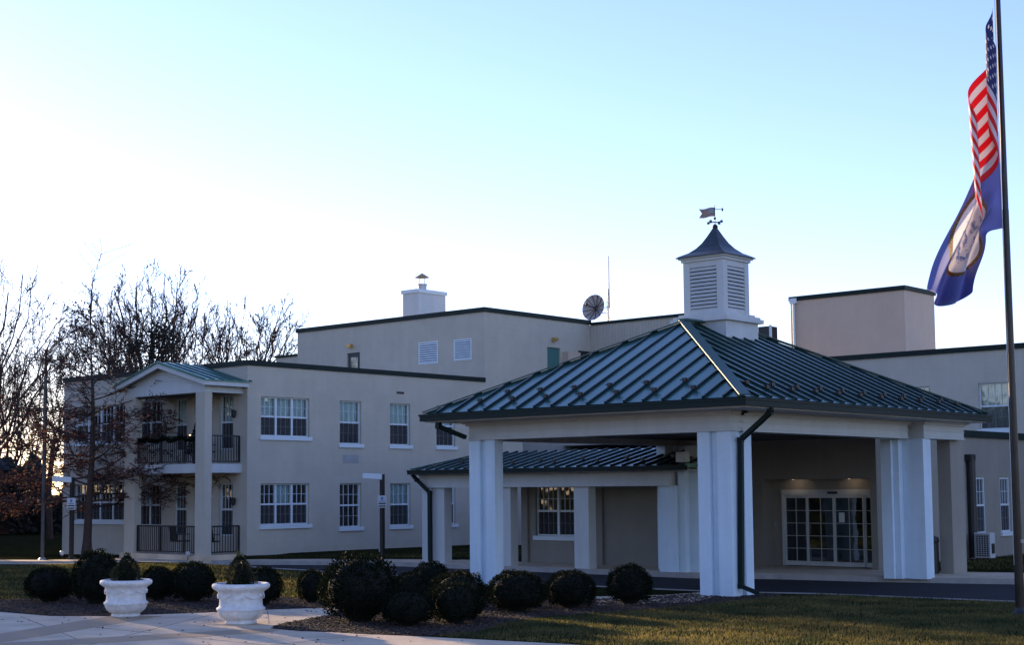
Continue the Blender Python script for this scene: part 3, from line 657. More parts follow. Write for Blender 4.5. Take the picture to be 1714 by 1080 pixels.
column(fx0, fy0, 1, 1, zb=.05); column(fx0, fy1, 1, -1, zb=-.05)
b = MB(); b.box(35.6,36.03,17.05,17.62,.1,3.638); b.box(35.3,35.58,17.78,18.08,.1,3.638); b.box(35.4,35.75,17.62,17.78,.1,3.636); b.build('column', WHITE, cn, bevel=.012)
column(36.0, fy1, -1, -1, zb=.1)
def pipe(pts, w, name, par, m=GREEN):
    b = MB()
    for i in range(len(pts)-1): b.bar(pts[i], pts[i+1], w, w*.8)
    for p in pts[1:-1]: b.box(p[0]-w/2,p[0]+w/2,p[1]-w/2,p[1]+w/2,p[2]-w/2,p[2]+w/2)
    return b.build(name, m, par)
pipe([(27.4,16.5,4.12),(27.4,16.5,4.0),(27.5,17.3,3.45),(27.45,17.33,.35),(27.6,17.0,.2)], .11, 'downspout', cn)
pipe([(26.45,25.2,4.1),(26.45,25.2,3.98),(27.15,24.95,3.72)], .12, 'downspout', cn)
# cupola
CX, CY = 32.48, 21.06
cup = MB(); cup.box(CX-.75, CX+.75, CY-.75, CY+.75, 5.6, 6.62); cup = cup.build('cupola', TRIM, cn)
b = MB(); b.box(CX-.86,CX+.86,CY-.86,CY+.86,6.62,6.72); b.box(CX-.8,CX+.8,CY-.8,CY+.8,6.72,6.78); b.box(CX-.7,CX+.7,CY-.7,CY+.7,6.78,6.84); b.build('base_moulding', TRIM, cup)
hb = .60; b = MB(); b.box(CX-hb+.04,CX+hb-.04,CY-hb+.04,CY+hb-.04,6.84,8.2)
for sx in (-1,1):
    for sy in (-1,1): b.box(CX+sx*(hb-.2),CX+sx*hb,CY+sy*(hb-.2),CY+sy*hb,6.84,8.2)
b.box(CX-hb+.01,CX+hb-.01,CY-hb+.01,CY+hb-.01,6.84,6.97); b.box(CX-hb+.01,CX+hb-.01,CY-hb+.01,CY+hb-.01,8.05,8.2)
b.build('lantern_body', TRIM, cup)
for f, a in ((F('X', CX-hb), -CY), (F('Y', CY-hb), CX)):
    b = MB(); n = 11; z0, z1 = 6.98, 8.04; h = (z1-z0)/n
    for k in range(n):
        z = z0+h*k
        b.hexa([f.p(a-.39,-.005,z+.012), f.p(a+.39,-.005,z+.012), f.p(a+.39,.038,z+h*.75), f.p(a-.39,.038,z+h*.75), f.p(a-.39,-.005,z+.03), f.p(a+.39,-.005,z+.03), f.p(a+.39,.038,z+h*.95), f.p(a-.39,.038,z+h*.95)])
    lv = b.build('louvre', TRIM, cup)
    b = MB(); f.box(b, a-.395, a+.395, .037, .039, z0, z1); b.build('louvre_backing', DARK, cup)
b = MB(); b.box(CX-.64,CX+.64,CY-.64,CY+.64,8.2,8.27); b.box(CX-.69,CX+.69,CY-.69,CY+.69,8.27,8.33); b.build('cornice', TRIM, cup)
b = MB(); prof = [(.74,8.33),(.66,8.38),(.50,8.46),(.36,8.58),(.25,8.72),(.16,8.88),(.09,9.02),(.04,9.12)]
for i in range(len(prof)-1):
    (ra, za), (rb, zb) = prof[i], prof[i+1]
    for q in range(4):
        c1 = [(-1,-1),(1,-1),(1,1),(-1,1)][q]; c2 = [(-1,-1),(1,-1),(1,1),(-1,1)][(q+1) % 4]
        b.quad((CX+c1[0]*ra,CY+c1[1]*ra,za),(CX+c2[0]*ra,CY+c2[1]*ra,za),(CX+c2[0]*rb,CY+c2[1]*rb,zb),(CX+c1[0]*rb,CY+c1[1]*rb,zb))
b.box(CX-.74,CX+.74,CY-.74,CY+.74,8.31,8.33); b.build('cupola_roof', COPPER, cup)
loc_(cn)
wv = thing('weathervane', 'weathervane with a small metal swallowtail flag on top of the cupola', 'weathervane', (CX,CY,9.1))
lat = -rt
b = MB(); b.tube([(0,0,0),(0,0,.62)], .012, 6); b.lathe([(.02,-.06),(.06,-.03),(.075,.02),(.06,.07),(.02,.1)], (0,0,.02), 12); b.lathe([(.01,-.04),(.04,0),(.01,.04)], (0,0,.27), 10); b.build('spindle', DARK, wv)
b = MB()
for d in (Vector((1,0,0)),Vector((-1,0,0)),Vector((0,1,0)),Vector((0,-1,0))):
    b.bar(tuple(Vector((0,0,.17))), tuple(d*.2+Vector((0,0,.17))), .014); q = d*.2+Vector((0,0,.17)); b.box(q.x-.025,q.x+.025,q.y-.025,q.y+.025,q.z-.03,q.z+.03)
b.build('compass_arm', DARK, wv)
b = MB(); b.bar(tuple(lat*.02+Vector((0,0,.52))), tuple(-lat*.22+Vector((0,0,.50))), .014); q = -lat*.2+Vector((0,0,.5)); b.box(q.x-.015,q.x+.015,q.y-.015,q.y+.015,q.z-.04,q.z+.04); b.build('pointer', DARK, wv)
# flag grid
b = MB(); W_, H_ = .40, .235; nn = 20; th = fw.cross(Vector((0,0,1))).cross(Vector((0,0,1))).normalized()*.006
for i in range(nn+1):
    for j in range(15):
        s = i/nn; tt = j/14; notch = .08*(1-abs(2*tt-1))*max(0, (s-.75)/.25)
        p = lat*(s*W_*1.0-notch+.01)+Vector((0,0,.56-tt*H_-.05*s+.012*math.sin(s*7)))
        b.v.append(tuple(p)); b.uv = (b.uv or [])+[(s, 1-tt)]
for i in range(nn):
    for j in range(14): a = i*15+j; b.f.append((a, a+15, a+16, a+1))

def flag_mat(name, white, red, blue, starsize=.3):
    m = bpy.data.materials.new(name); m.use_nodes = True; t = m.node_tree; n = t.nodes; l = t.links
    bs = n['Principled BSDF']; bs.inputs['Roughness'].default_value = .75
    uv = n.new('ShaderNodeUVMap'); uv.uv_map = 'uv'; sp = n.new('ShaderNodeSeparateXYZ'); l.new(uv.outputs[0], sp.inputs[0])
    def M_(op, a, b=None, c=None):
        x = n.new('ShaderNodeMath'); x.operation = op
        for i, q in enumerate((a, b, c)):
            if q is None: continue
            if isinstance(q, (int, float)): x.inputs[i].default_value = q
            else: l.new(q, x.inputs[i])
        return x.outputs[0]
    U, V = sp.outputs[0], sp.outputs[1]
    st = M_('MODULO', M_('FLOOR', M_('MULTIPLY', V, 13)), 2)      # 0 -> red (bottom stripe red)
    red_f = M_('LESS_THAN', st, .5)
    can = M_('MULTIPLY', M_('LESS_THAN', U, .4), M_('GREATER_THAN', V, 6/13))
    # stars: 11 x 9 staggered grid
    cu = M_('MULTIPLY', M_('DIVIDE', U, .4), 12); cv = M_('MULTIPLY', M_('DIVIDE', M_('SUBTRACT', V, 6/13), 7/13), 10)
    ru = M_('ROUND', cu); rv = M_('ROUND', cv)
    du = M_('SUBTRACT', cu, ru); dv = M_('SUBTRACT', cv, rv)
    dist = M_('SQRT', M_('ADD', M_('MULTIPLY', du, du), M_('MULTIPLY', dv, dv)))
    par = M_('LESS_THAN', M_('MODULO', M_('ADD', ru, rv), 2), .5)
    ang = M_('ARCTAN2', dv, du); rad = M_('ADD', starsize, M_('MULTIPLY', M_('COSINE', M_('MULTIPLY', ang, 5)), starsize*.25))
    star = M_('MULTIPLY', M_('MULTIPLY', M_('LESS_THAN', dist, rad), par), M_('GREATER_THAN', M_('MULTIPLY', M_('MULTIPLY', ru, M_('SUBTRACT', 12, ru)), M_('MULTIPLY', rv, M_('SUBTRACT', 10, rv))), .5))
    def mix(f, a, b):
        x = n.new('ShaderNodeMix'); x.data_type = 'RGBA'; l.new(f, x.inputs[0])
        for i, q in ((6, a), (7, b)):
            if isinstance(q, tuple): x.inputs[i].default_value = (*q, 1)
            else: l.new(q, x.inputs[i])
        return x.outputs[2]
    c = mix(can, mix(red_f, white, red), mix(star, blue, white)); l.new(c, bs.inputs['Base Color'])
    tl = n.new('ShaderNodeBsdfTranslucent'); l.new(c, tl.inputs[0]); mx = n.new('ShaderNodeMixShader'); mx.inputs[0].default_value = .35
    l.new(bs.outputs[0], mx.inputs[1]); l.new(tl.outputs[0], mx.inputs[2]); l.new(mx.outputs[0], n['Material Output'].inputs[0])
    return m
o = b.build('vane_flag', flag_mat('metal_flag', (.35,.4,.4), (.22,.08,.06), (.25,.3,.4), .2), wv)
sm = o.modifiers.new('t', 'SOLIDIFY'); sm.thickness = .008

# ================================================================== COVERED WALKWAY
wk = thing('covered_walkway', 'low covered walkway with white columns and green metal shed roof beside the canopy', 'walkway', (34.4, 28, 0))
gx = 33.7; ya, yb = 22.95, 33.36; tx, tz = 36.3, 3.62
b = MB(); b.quad((gx+.05,ya,3.06),(tx,ya,tz),(tx,yb-1.0,tz),(gx+.05,yb,3.06)); b.tri((gx+.05,yb,3.06),(tx,yb-1.0,tz),(tx,yb,3.06))
rf = b.build('roof', ROOF, wk); r_ = MB(); sl = (tz-3.06)/(tx-gx-.05); nv = Vector((-sl,0,1)).normalized()
k = 0; y = ya+.15
while y < yb-.1:
    run = min(tx-gx-.05, (yb-y)*2.55); p = Vector((gx+.05,y,3.06))+nv*.025; q = Vector((gx+.05+run,y,3.06+run*sl))+nv*.025; r_.bar(p,q,.035,.05,upv=nv)
    y += .4
r_.build('seam', RIB, rf)
b = MB(); b.bar((gx+.05,yb,3.09),(tx,yb-1.0,tz+.03),.14,.04); b.build('hip_cap', ROOF, rf); b = MB(); b.box(gx+.03,tx,ya-.04,ya+.02,3.0,3.1); b.build('end_flashing', ROOF, rf)
yy = ya+.2
for k in range(12):
    o = gm[0].copy(); COL.objects.link(o); o.parent = rf; o.location = (gx+.55+(k % 2)*.35, yy, 3.06+(.55+(k % 2)*.35)*sl+.05); yy += .8
b = MB(); b.box(gx-.08,gx+.06,ya-.03,yb+.05,2.92,3.05); b.box(gx-.1,gx-.08,ya-.03,yb+.05,3.01,3.06); b.box(gx+.06,tx,yb,yb+.05,2.92,3.05); b.build('gutter', GREEN, wk)
b = MB(); b.box(gx+.06,tx,ya,yb,2.9,2.925); b.box(gx+.06,gx+.1,ya,yb,2.925,3.04); b.build('soffit', TRIM, wk)
b = MB(); b.box(34.1,34.5,23.75-.02,33.33,2.5,2.9); b.box(34.07,34.5,23.7,33.34,2.82,2.898); b.box(34.5,36.3,33.0,33.33,2.5,2.9); b.build('frieze', TRIM, wk)
for (ya_, yb_) in ((33.33,32.92),(32.75,32.36),(30.02,29.62),(27.19,26.65),(24.2,23.62)):
    b = MB(); b.box(34.2,34.55,yb_,ya_,.1,2.5); b.build('column', WHITE if yb_ < 24 else TRIM, wk, bevel=.01)
b = MB(); b.box(34.5,34.75,23.1,23.5,.1,3.6); b.box(34.3,34.5,23.38,23.62,.1,3.3); b.build('column', WHITE, wk, bevel=.01)
b = MB(); b.box(34.25,34.45,32.75,32.92,.12,2.5); b.build('column', TRIM, wk)
pipe([(33.75,33.3,2.92),(33.9,33.25,2.75),(34.06,32.85,2.35),(34.06,32.84,.2)], .12, 'downspout', wk)
b = MB(); b.box(33.75,34.0,23.0,23.3,3.13,3.42); b.build('conductor_box', FRAME, wk, bevel=.02)
loc_(wk)

# ================================================================== LAMP POSTS, POLES, SIGNS
def lamp(x, y, zb, label):
    t = thing('street_lamp', label, 'street lamp', (x,y,zb), 0, 'box head lamp posts with parking signs')
    b = MB(); b.box(-.065,.065,-.065,.065,0,2.85); b.build('post', DARK, t, bevel=.01)
    b = MB(); b.box(-.12,.12,-.12,.12,0,.06); b.build('base_plate', DARK, t)
    d = lat*.44; b = MB(); s = rt*.33; pv = Vector((fw.x,fw.y,0)).normalized()*.16
    C_ = lat*.33+Vector((0,0,2.73)); b.hexa([C_-s-pv+Vector((0,0,-.02)), C_+s-pv+Vector((0,0,-.07)), C_+s+pv+Vector((0,0,-.07)), C_-s+pv+Vector((0,0,-.02)), C_-s-pv+Vector((0,0,.16)), C_+s-pv+Vector((0,0,.13)), C_+s+pv+Vector((0,0,.13)), C_-s+pv+Vector((0,0,.16))])
    b.build('lamp_head', FRAME, t, bevel=.02)
    b = MB(); u = -Vector((fw.x,fw.y,0)).normalized()
    def pl(a0,a1,z0,z1,d0,d1): b.hexa([rt*a0+u*d0+Vector((0,0,z0)), rt*a1+u*d0+Vector((0,0,z0)), rt*a1+u*d1+Vector((0,0,z0)), rt*a0+u*d1+Vector((0,0,z0)), rt*a0+u*d0+Vector((0,0,z1)), rt*a1+u*d0+Vector((0,0,z1)), rt*a1+u*d1+Vector((0,0,z1)), rt*a0+u*d1+Vector((0,0,z1))])
    pl(-.15,.15,1.72,2.13,.09,.10); sg = b.build('sign', LAMPW, t)
    b = MB(); pl(-.12,.12,1.84,1.88,.101,.104); pl(-.12,.12,1.75,1.79,.101,.104); b.build('sign_lettering', GREEN, sg)
    b = MB(); pl(-.04,.04,1.98,2.08,.101,.104); pl(-.1,.1,1.92,1.95,.101,.104); b.build('sign_symbol', mat('sign_blue', (.1,.2,.4), .6) if 'sign_blue' not in bpy.data.materials else bpy.data.materials['sign_blue'], sg)
    return t
L1 = lamp(35.6, 36.57, .13, 'black lamp post with white box head in front of the lower middle windows')
L2 = dup(L1, (29.36,45.65,.12), 'black lamp post with white box head beside the oak tree at left')
t = thing('light_pole', 'slim pale metal pole standing left of the oak tree', 'pole', (28.52,46.13,.1))
b = MB(); b.tube([(0,0,0),(0,0,6.4)], [.065,.045], 10); b.build('shaft', mat('weathered_pole', (.07,.07,.07), .7, noise=.2), t); b = MB(); b.lathe([(.14,0),(.14,.04),(.09,.1)], n=12); b.build('base', STEEL, t)
t = thing('utility_pole', 'dark wooden utility pole with crossarm among the bare trees', 'utility pole', (44.2,71.4,0))
b = MB(); b.tube([(0,0,0),(0,0,10.2)], [.10,.07], 8); b.build('pole', BARK, t); b = MB(); b.bar(tuple(lat*.7+Vector((0,0,9.6))), tuple(-lat*.7+Vector((0,0,9.6))), .08); b.build('crossarm', BARK, t)
for s in (-.6,-.3,.3,.6): b = MB(); q = lat*s; b.lathe([(.05,0),(.07,.1),(.04,.2)], (q.x,q.y,9.66), 8); b.build('insulator', GREYP, t)
t = thing('road_sign', 'small orange warning sign on a post by the far road', 'sign', (38.0,66.5,0))
b = MB(); b.tube([(0,0,0),(0,0,2.3)], .035, 6); b.build('post', STEEL, t)
u = -Vector((fw.x,fw.y,0)).normalized(); b = MB(); b.bar(tuple(u*.05+Vector((0,0,1.75))), tuple(u*.05+Vector((0,0,2.35))), .38, .02, upv=tuple(u)); b.build('sign_panel', mat('orange_sign', (.5,.16,.03), .6), t)
def spot(x, y, z, label):
    t = thing('ground_floodlight', label, 'floodlight', (x,y,z), 0, 'small white floodlights near the walls')
    b = MB(); b.tube([(0,0,0),(0,0,.16)], .015, 6); b.build('stake', DARK, t)
    b = MB(); b.lathe([(.045,-.06),(.075,.0),(.075,.07),(.05,.1)], (0,0,.2), 12); b.build('lamp_head', LAMPW, t); return t
S = spot(31.0,41.2,.13,'white ground floodlight at the foot of the balcony post')
dup(S, (35.95,37.0,.15), 'white ground floodlight beside the middle lamp post'); dup(S, (29.15,45.9,.12), 'white ground floodlight beside the left lamp post'); dup(S, (37.7,34.3,.15), 'white ground floodlight on the grass between walkway columns')

# ================================================================== FLAGPOLE + FLAGS
FP = Vector((26.76,11.06,.1))
fp = thing('flagpole', 'tall dark tapered metal flagpole at the right edge of the lawn', 'flagpole', FP)
b = MB(); b.tube([(0,0,0),(0,0,4.2),(0,0,4.2),(0,0,7.4),(0,0,7.4),(0,0,13)], [.078,.07,.066,.058,.054,.042], 16); b.build('shaft', mat('bronze_metal', (.03,.028,.028), .3, metal=.6, noise=.2), fp)
b = MB(); b.lathe([(.16,0),(.16,.03),(.11,.08),(.085,.14)], n=20); b.build('base_collar', DARK, fp)
b = MB(); b.tube([tuple(lat*.075+Vector((0,0,.9))), tuple(lat*.06+Vector((0,0,12.6)))], .006, 4); b.build('halyard', FRAME, fp)
b = MB(); b.box(-.03,.03,-.12,-.07,1.3,1.36); b.build('cleat', STEEL, fp)
dep = Vector((fw.x, fw.y, 0)).normalized()
def flag(name, label, fn, ns, ntt, m):
    b = MB(); b.uv = []
    for i in range(ns+1):
        for j in range(ntt+1):
            s = i/ns; t = j/ntt; la, z, d = fn(s, t); p = lat*la+dep*d; b.v.append((p.x, p.y, z)); b.uv.append((s, 1-t))
    for i in range(ns):
        for j in range(ntt): a = i*(ntt+1)+j; b.f.append((a, a+1, a+ntt+2, a+ntt+1))
    o = b.build(name, m, loc=(FP.x, FP.y, 0), smooth=True); tag(o, label, 'flag')
    sd_ = o.modifiers.new('t', 'SOLIDIFY'); sd_.thickness = .004; return o
def us(s, t):
    down = 1.95*t + s*(2.35-.25*t)
    ph = 2*math.pi*(1.75*s-.12*t)
    la = .11 + .66*s**1.3*(1-.18*t) + .18*math.sin(ph)*min(1, s*5)*(1-.2*t)
    dd = .16*math.cos(ph+.3)*min(1, s*4) - .16*s - .12
    down += .04*math.sin(9*s+4*t)
    return la, 11.3-down, dd*min(1, s*6)
flag('national_flag', 'red, white and blue striped flag with stars hanging limp from the top of the pole', us, 90, 39, flag_mat('us_flag', (.78,.74,.76), (.80,.02,.03), (.03,.045,.18)))
T0 = [(0,215,1672),(.13,250,1650),(.42,345,1612),(.74,430,1570),(1,487,1549)]
T1 = [(0,382,1680),(.22,388,1646),(.55,430,1638),(1,492,1619)]
def interp(T, s):
    for i in range(len(T)-1):
        if s <= T[i+1][0]+1e-9:
            k = (s-T[i][0])/(T[i+1][0]-T[i][0]); return T[i][1]+(T[i+1][1]-T[i][1])*k, T[i][2]+(T[i+1][2]-T[i][2])*k
    return T[-1][1:]
def sm_(T, s): 
    r = [interp(T, min(1, max(0, s+d))) for d in (-.08,-.04,0,.04,.08)]; return sum(q[0] for q in r)/5, sum(q[1] for q in r)/5
def va(s, t):
    v0, u0 = sm_(T0, s); v1, u1 = sm_(T1, s); v = v0+(v1-v0)*t; u = u0+(u1-u0)*t
    v += 24*s*math.sin(math.pi*t)*(s**3)
    la = (1665+.0436*v-u)/91; 
    fold = math.sin(2*math.pi*(2.4*t+.35*s))+.5*math.sin(2*math.pi*(1.1*t-1.3*s)+1); la += .035*math.cos(2*math.pi*(2.4*t+.35*s))*min(1, s*3)
    return la, 11.46-v/89, (.12+.16*s)*fold*min(1, s*4)*.8+.02
def va_mat():
    m = bpy.data.materials.new('state_flag'); m.use_nodes = True; tr = m.node_tree; n = tr.nodes; l = tr.links; bs = n['Principled BSDF']; bs.inputs['Roughness'].default_value = .7
    uv = n.new('ShaderNodeUVMap'); uv.uv_map = 'uv'; mp = n.new('ShaderNodeMapping'); mp.inputs['Location'].default_value = (-.5*1.6,-.5,0); mp.inputs['Scale'].default_value = (1.6,1,1); l.new(uv.outputs[0], mp.inputs[0])
    ln = n.new('ShaderNodeVectorMath'); ln.operation = 'LENGTH'; l.new(mp.outputs[0], ln.inputs[0])
    def ramp(src, els):
        r = n.new('ShaderNodeValToRGB'); r.color_ramp.interpolation = 'CONSTANT'; e = r.color_ramp.elements
        while len(e) < len(els): e.new(.5)
        for i, (p, c) in enumerate(els): e[i].position = p; e[i].color = (*c, 1)
        l.new(src, r.inputs[0]); return r.outputs[0]
    nz = n.new('ShaderNodeTexNoise'); nz.inputs['Scale'].default_value = 40; l.new(mp.outputs[0], nz.inputs[0])
    ring = ramp(nz.outputs[0], [(0,(.08,.11,.05)),(.45,(.35,.22,.06)),(.56,(.25,.06,.06))])
    n2 = n.new('ShaderNodeTexNoise'); n2.inputs['Scale'].default_value = 9; n2.inputs['Detail'].default_value = 3; l.new(mp.outputs[0], n2.inputs[0])
    fig = ramp(n2.outputs[0], [(0,(.25,.3,.5)),(.42,(.5,.5,.6)),(.47,(.78,.74,.75)),(.68,(.6,.5,.35))])
    col = ramp(ln.outputs['Value'], [(0,(0,0,0)),(.22,(0,0,0)),(.36,(0,0,0)),(.41,(.13,.16,.44))])
    def mix(f, a, b):
        x = n.new('ShaderNodeMix'); x.data_type = 'RGBA'; l.new(f, x.inputs[0]); l.new(a, x.inputs[6]) if not isinstance(a, tuple) else setattr(x.inputs[6], 'default_value', (*a,1)); l.new(b, x.inputs[7]) if not isinstance(b, tuple) else setattr(x.inputs[7], 'default_value', (*b,1)); return x.outputs[2]
    def lt(v): x = n.new('ShaderNodeMath'); x.operation = 'LESS_THAN'; l.new(ln.outputs['Value'], x.inputs[0]); x.inputs[1].default_value = v; return x.outputs[0]
    c = mix(lt(.475), (.19,.22,.52), ring); c = mix(lt(.43), c, (.8,.76,.76)); c = mix(lt(.32), c, fig)
    l.new(c, bs.inputs['Base Color']); tl = n.new('ShaderNodeBsdfTranslucent'); l.new(c, tl.inputs[0]); mx = n.new('ShaderNodeMixShader'); mx.inputs[0].default_value = .4
    l.new(bs.outputs[0], mx.inputs[1]); l.new(tl.outputs[0], mx.inputs[2]); l.new(mx.outputs[0], n['Material Output'].inputs[0]); return m
flag('state_flag', 'deep blue flag with white round seal hanging below the striped flag', va, 80, 60, va_mat())

# ================================================================== URN PLANTERS
def urn(loc, label, rz=0):
    t = thing('urn_planter', label, 'planter', loc, rz, 'white urn planters on the footpath')
    prof = [(.25,0),(.28,.015),(.28,.045),(.255,.06),(.31,.09),(.365,.14),(.395,.20),(.405,.235),(.425,.25),(.425,.275),(.39,.295),(.378,.33),(.372,.40),(.38,.48),(.395,.54),(.42,.57),(.47,.60),(.50,.63),(.505,.66),(.49,.69),(.46,.70),(.42,.69),(.38,.60)]
    k = .95
    def fn(a, z, r): 
        if .33 < z < .52: return .005*max(0, math.cos(8*a))*math.sin((z-.33)/.19*3.14)
        if .1 < z < .24: return .006*math.cos(26*a)
        return 0
    b = MB(); b.lathe([(r*k, z*.98) for r, z in prof], n=104, fn=fn); b.build('pot', URN, t, smooth=True)
    b = MB()
    for q in range(8):
        a0 = q*math.pi/4; pts = []
        for i in range(9):
            a = a0+i/8*math.pi/4; z = .49-.06*math.sin(i/8*math.pi); rr_ = (.375+.1*(z-.42)*3)*k*1.02+.012; pts.append((rr_*math.cos(a), rr_*math.sin(a), z))
        b.tube(pts, .008, 5)
        b.lathe([(.02,-.03),(.032,0),(.02,.03)], (.39*k*math.cos(a0), .39*k*math.sin(a0), .49), 6)
    b.build('swag_relief', URN, t, smooth=True)
    b = MB(); b.lathe([(.37*k,.60),(.36*k,.63)], n=24); b.build('soil', MULCH, t)
    return t
def cone_shrub(seed, h, r, lean=0):
    rr = random.Random(seed); b = MB()
    for k in range(4200):
        z = rr.random()**1.15; a = rr.uniform(0, 6.283); prof_ = math.sin(min(1, (1-z)*1.25+.05)*math.pi/2)**.8
        bump = 1+.12*math.sin(3*a+seed+z*9); R_ = r*prof_*bump*(.55+.45*math.sqrt(rr.random())); p = Vector((R_*math.cos(a)+lean*z, R_*math.sin(a), z*h))
        d = (Vector((math.cos(a)*.6, math.sin(a)*.6, .9))+Vector((rr.gauss(0,.4),rr.gauss(0,.4),rr.gauss(0,.4)))).normalized()*.022; e_ = d.orthogonal().normalized()*.011
        b.quad(p-d, p+e_, p+d, p-e_)
    for k in range(60):
        a = rr.uniform(0,6.283); p = Vector((rr.gauss(0,.03)+lean, rr.gauss(0,.03), h*rr.uniform(.85,1.08)))
        b.quad(p, p+Vector((.01,0,.02)), p+Vector((0,0,.05)), p+Vector((-.01,0,.02)))
    return b
def planter_plant(loc, seed, label, h, r, lean):
    t = thing('dwarf_conifer', label, 'shrub', loc, 0, 'small conical evergreens in the urns')
    cone_shrub(seed, h, r, lean).build('foliage', LEAFC, t)
    b = MB(); b.tube([(0,0,-.05),(0,0,h*.6)], [.03,.01], 6); b.build('stem', BARK, t)
    b = MB(); b.lathe([(r*.5,0),(r*.62,h*.25),(r*.4,h*.6),(.02,h*.85)], n=14); b.build('inner_growth', CORE, t)
U1 = urn((16.39,23.65,.128), 'white cast stone urn on the left, farther from the camera'); U2 = dup(U1, (16.76,20.75,.128), 'white cast stone urn on the right, nearer the camera', R(20), (1.05,1.05,1.03))
planter_plant((16.39,23.65,.128+.6), 3, 'neat conical evergreen planted in the left urn', .52, .28, .02)
planter_plant((16.76,20.75,.128+.62), 8, 'ragged conical evergreen with a pale tip planted in the right urn', .56, .27, -.05)

# ================================================================== ROUND SHRUBS
def ball(seed, n=8500):
    rr = random.Random(seed); b = MB(); c = MB()
    ph = [(rr.uniform(0,6.28), rr.uniform(0,6.28), rr.uniform(2,6)) for _ in range(5)]
    def rad(d):
        s = 1
        for (a, q, f) in ph: s += .045*math.sin(f*d.x*2+a)*math.cos(f*d.y*2+q+f*d.z)
        return s
    for k in range(n):
        d = Vector((rr.gauss(0,1), rr.gauss(0,1), rr.gauss(0,1))).normalized()
        if d.z < -.75: continue
        R_ = rad(d)*(.80+.22*rr.random()**.7); p = Vector((d.x*R_*.5, d.y*R_*.5, .46+d.z*R_*.5))
        if p.z < 0: p.z = rr.uniform(0, .05)
        u = (d+Vector((rr.gauss(0,.5),rr.gauss(0,.5),rr.gauss(0,.5)+.3))).normalized(); l_ = .013+.012*rr.random(); e_ = u.orthogonal().normalized(); e_ = (Matrix.Rotation(rr.uniform(0,6.28), 3, u) @ e_)*l_*.55
        b.quad(p-u*l_, p+e_, p+u*l_, p-e_)
        if rr.random() < .07: q = p+u*l_; b.quad(q, q+e_*.5, q+u*.035, q-e_*.5)
    for i in range(9):
        pass
    c.lathe([(.12,.0)]+[(.40*math.sin(a), .46-.40*math.cos(a)) for a in [math.pi*k/10 for k in range(3,10)]]+[(.02,.86)], n=18)
    return b, c
protos = []
SH = [((17.7,28.34),1.04,.74,'round clipped shrub farthest left on the mulch'),
 ((17.9,26.9),1.0,1.12,'tall round shrub behind the left urn'),
 ((19.32,26.72),.72,.74,'small round shrub just right of the left urn'),
 ((19.56,25.83),.98,.84,'round shrub between the two urns'),
 ((19.9,23.95),.82,.78,'round shrub just behind the right urn'),
 ((20.86,23.52),.62,.70,'small reddish shrub peeking out left of the biggest shrub'),
 ((18.44,19.52),1.42,1.20,'biggest dark round shrub at the tip of the mulch bed'),
 ((18.3,18.18),.90,.66,'low shrub in the front row just right of the biggest shrub'),
 ((23.46,22.59),.85,.78,'shrub at the back of the cluster left of the canopy column'),
 ((22.33,22.09),.80,.62,'low shrub in the middle row right of the biggest shrub'),
 ((20.15,18.71),1.08,.84,'wide shrub with sunlit tips in front of the left canopy column'),
 ((19.13,17.84),.88,.72,'front row shrub below the shrub with sunlit tips'),
 ((21.69,18.65),1.14,.78,'wide shrub right of the left canopy column'),
 ((22.97,18.37),1.02,.74,'shrub third from the right end of the bed near the road'),
 ((24.51,18.08),.94,.79,'round shrub at the right end of the row, set apart by the road')]
SH[13] = (SH[13][0], SH[13][1], SH[13][2], 'shrub second from the right end of the row near the road')
for i, ((x, y), wd, h, lab) in enumerate(SH):
    rr = random.Random(i+50)
    if i < 5:
        t = thing('round_shrub', lab, 'shrub', (x,y,.12), rr.uniform(0,6), 'clipped round shrubs in the mulch beds')
        fb, cb = ball(i+1); fb.build('foliage', LEAF, t); cb.build('inner_growth', CORE, t); protos.append(t)
    else: t = dup(protos[i % 5], (x,y,.12), lab, rr.uniform(0,6))
    t.scale = (wd, wd, h/.96)

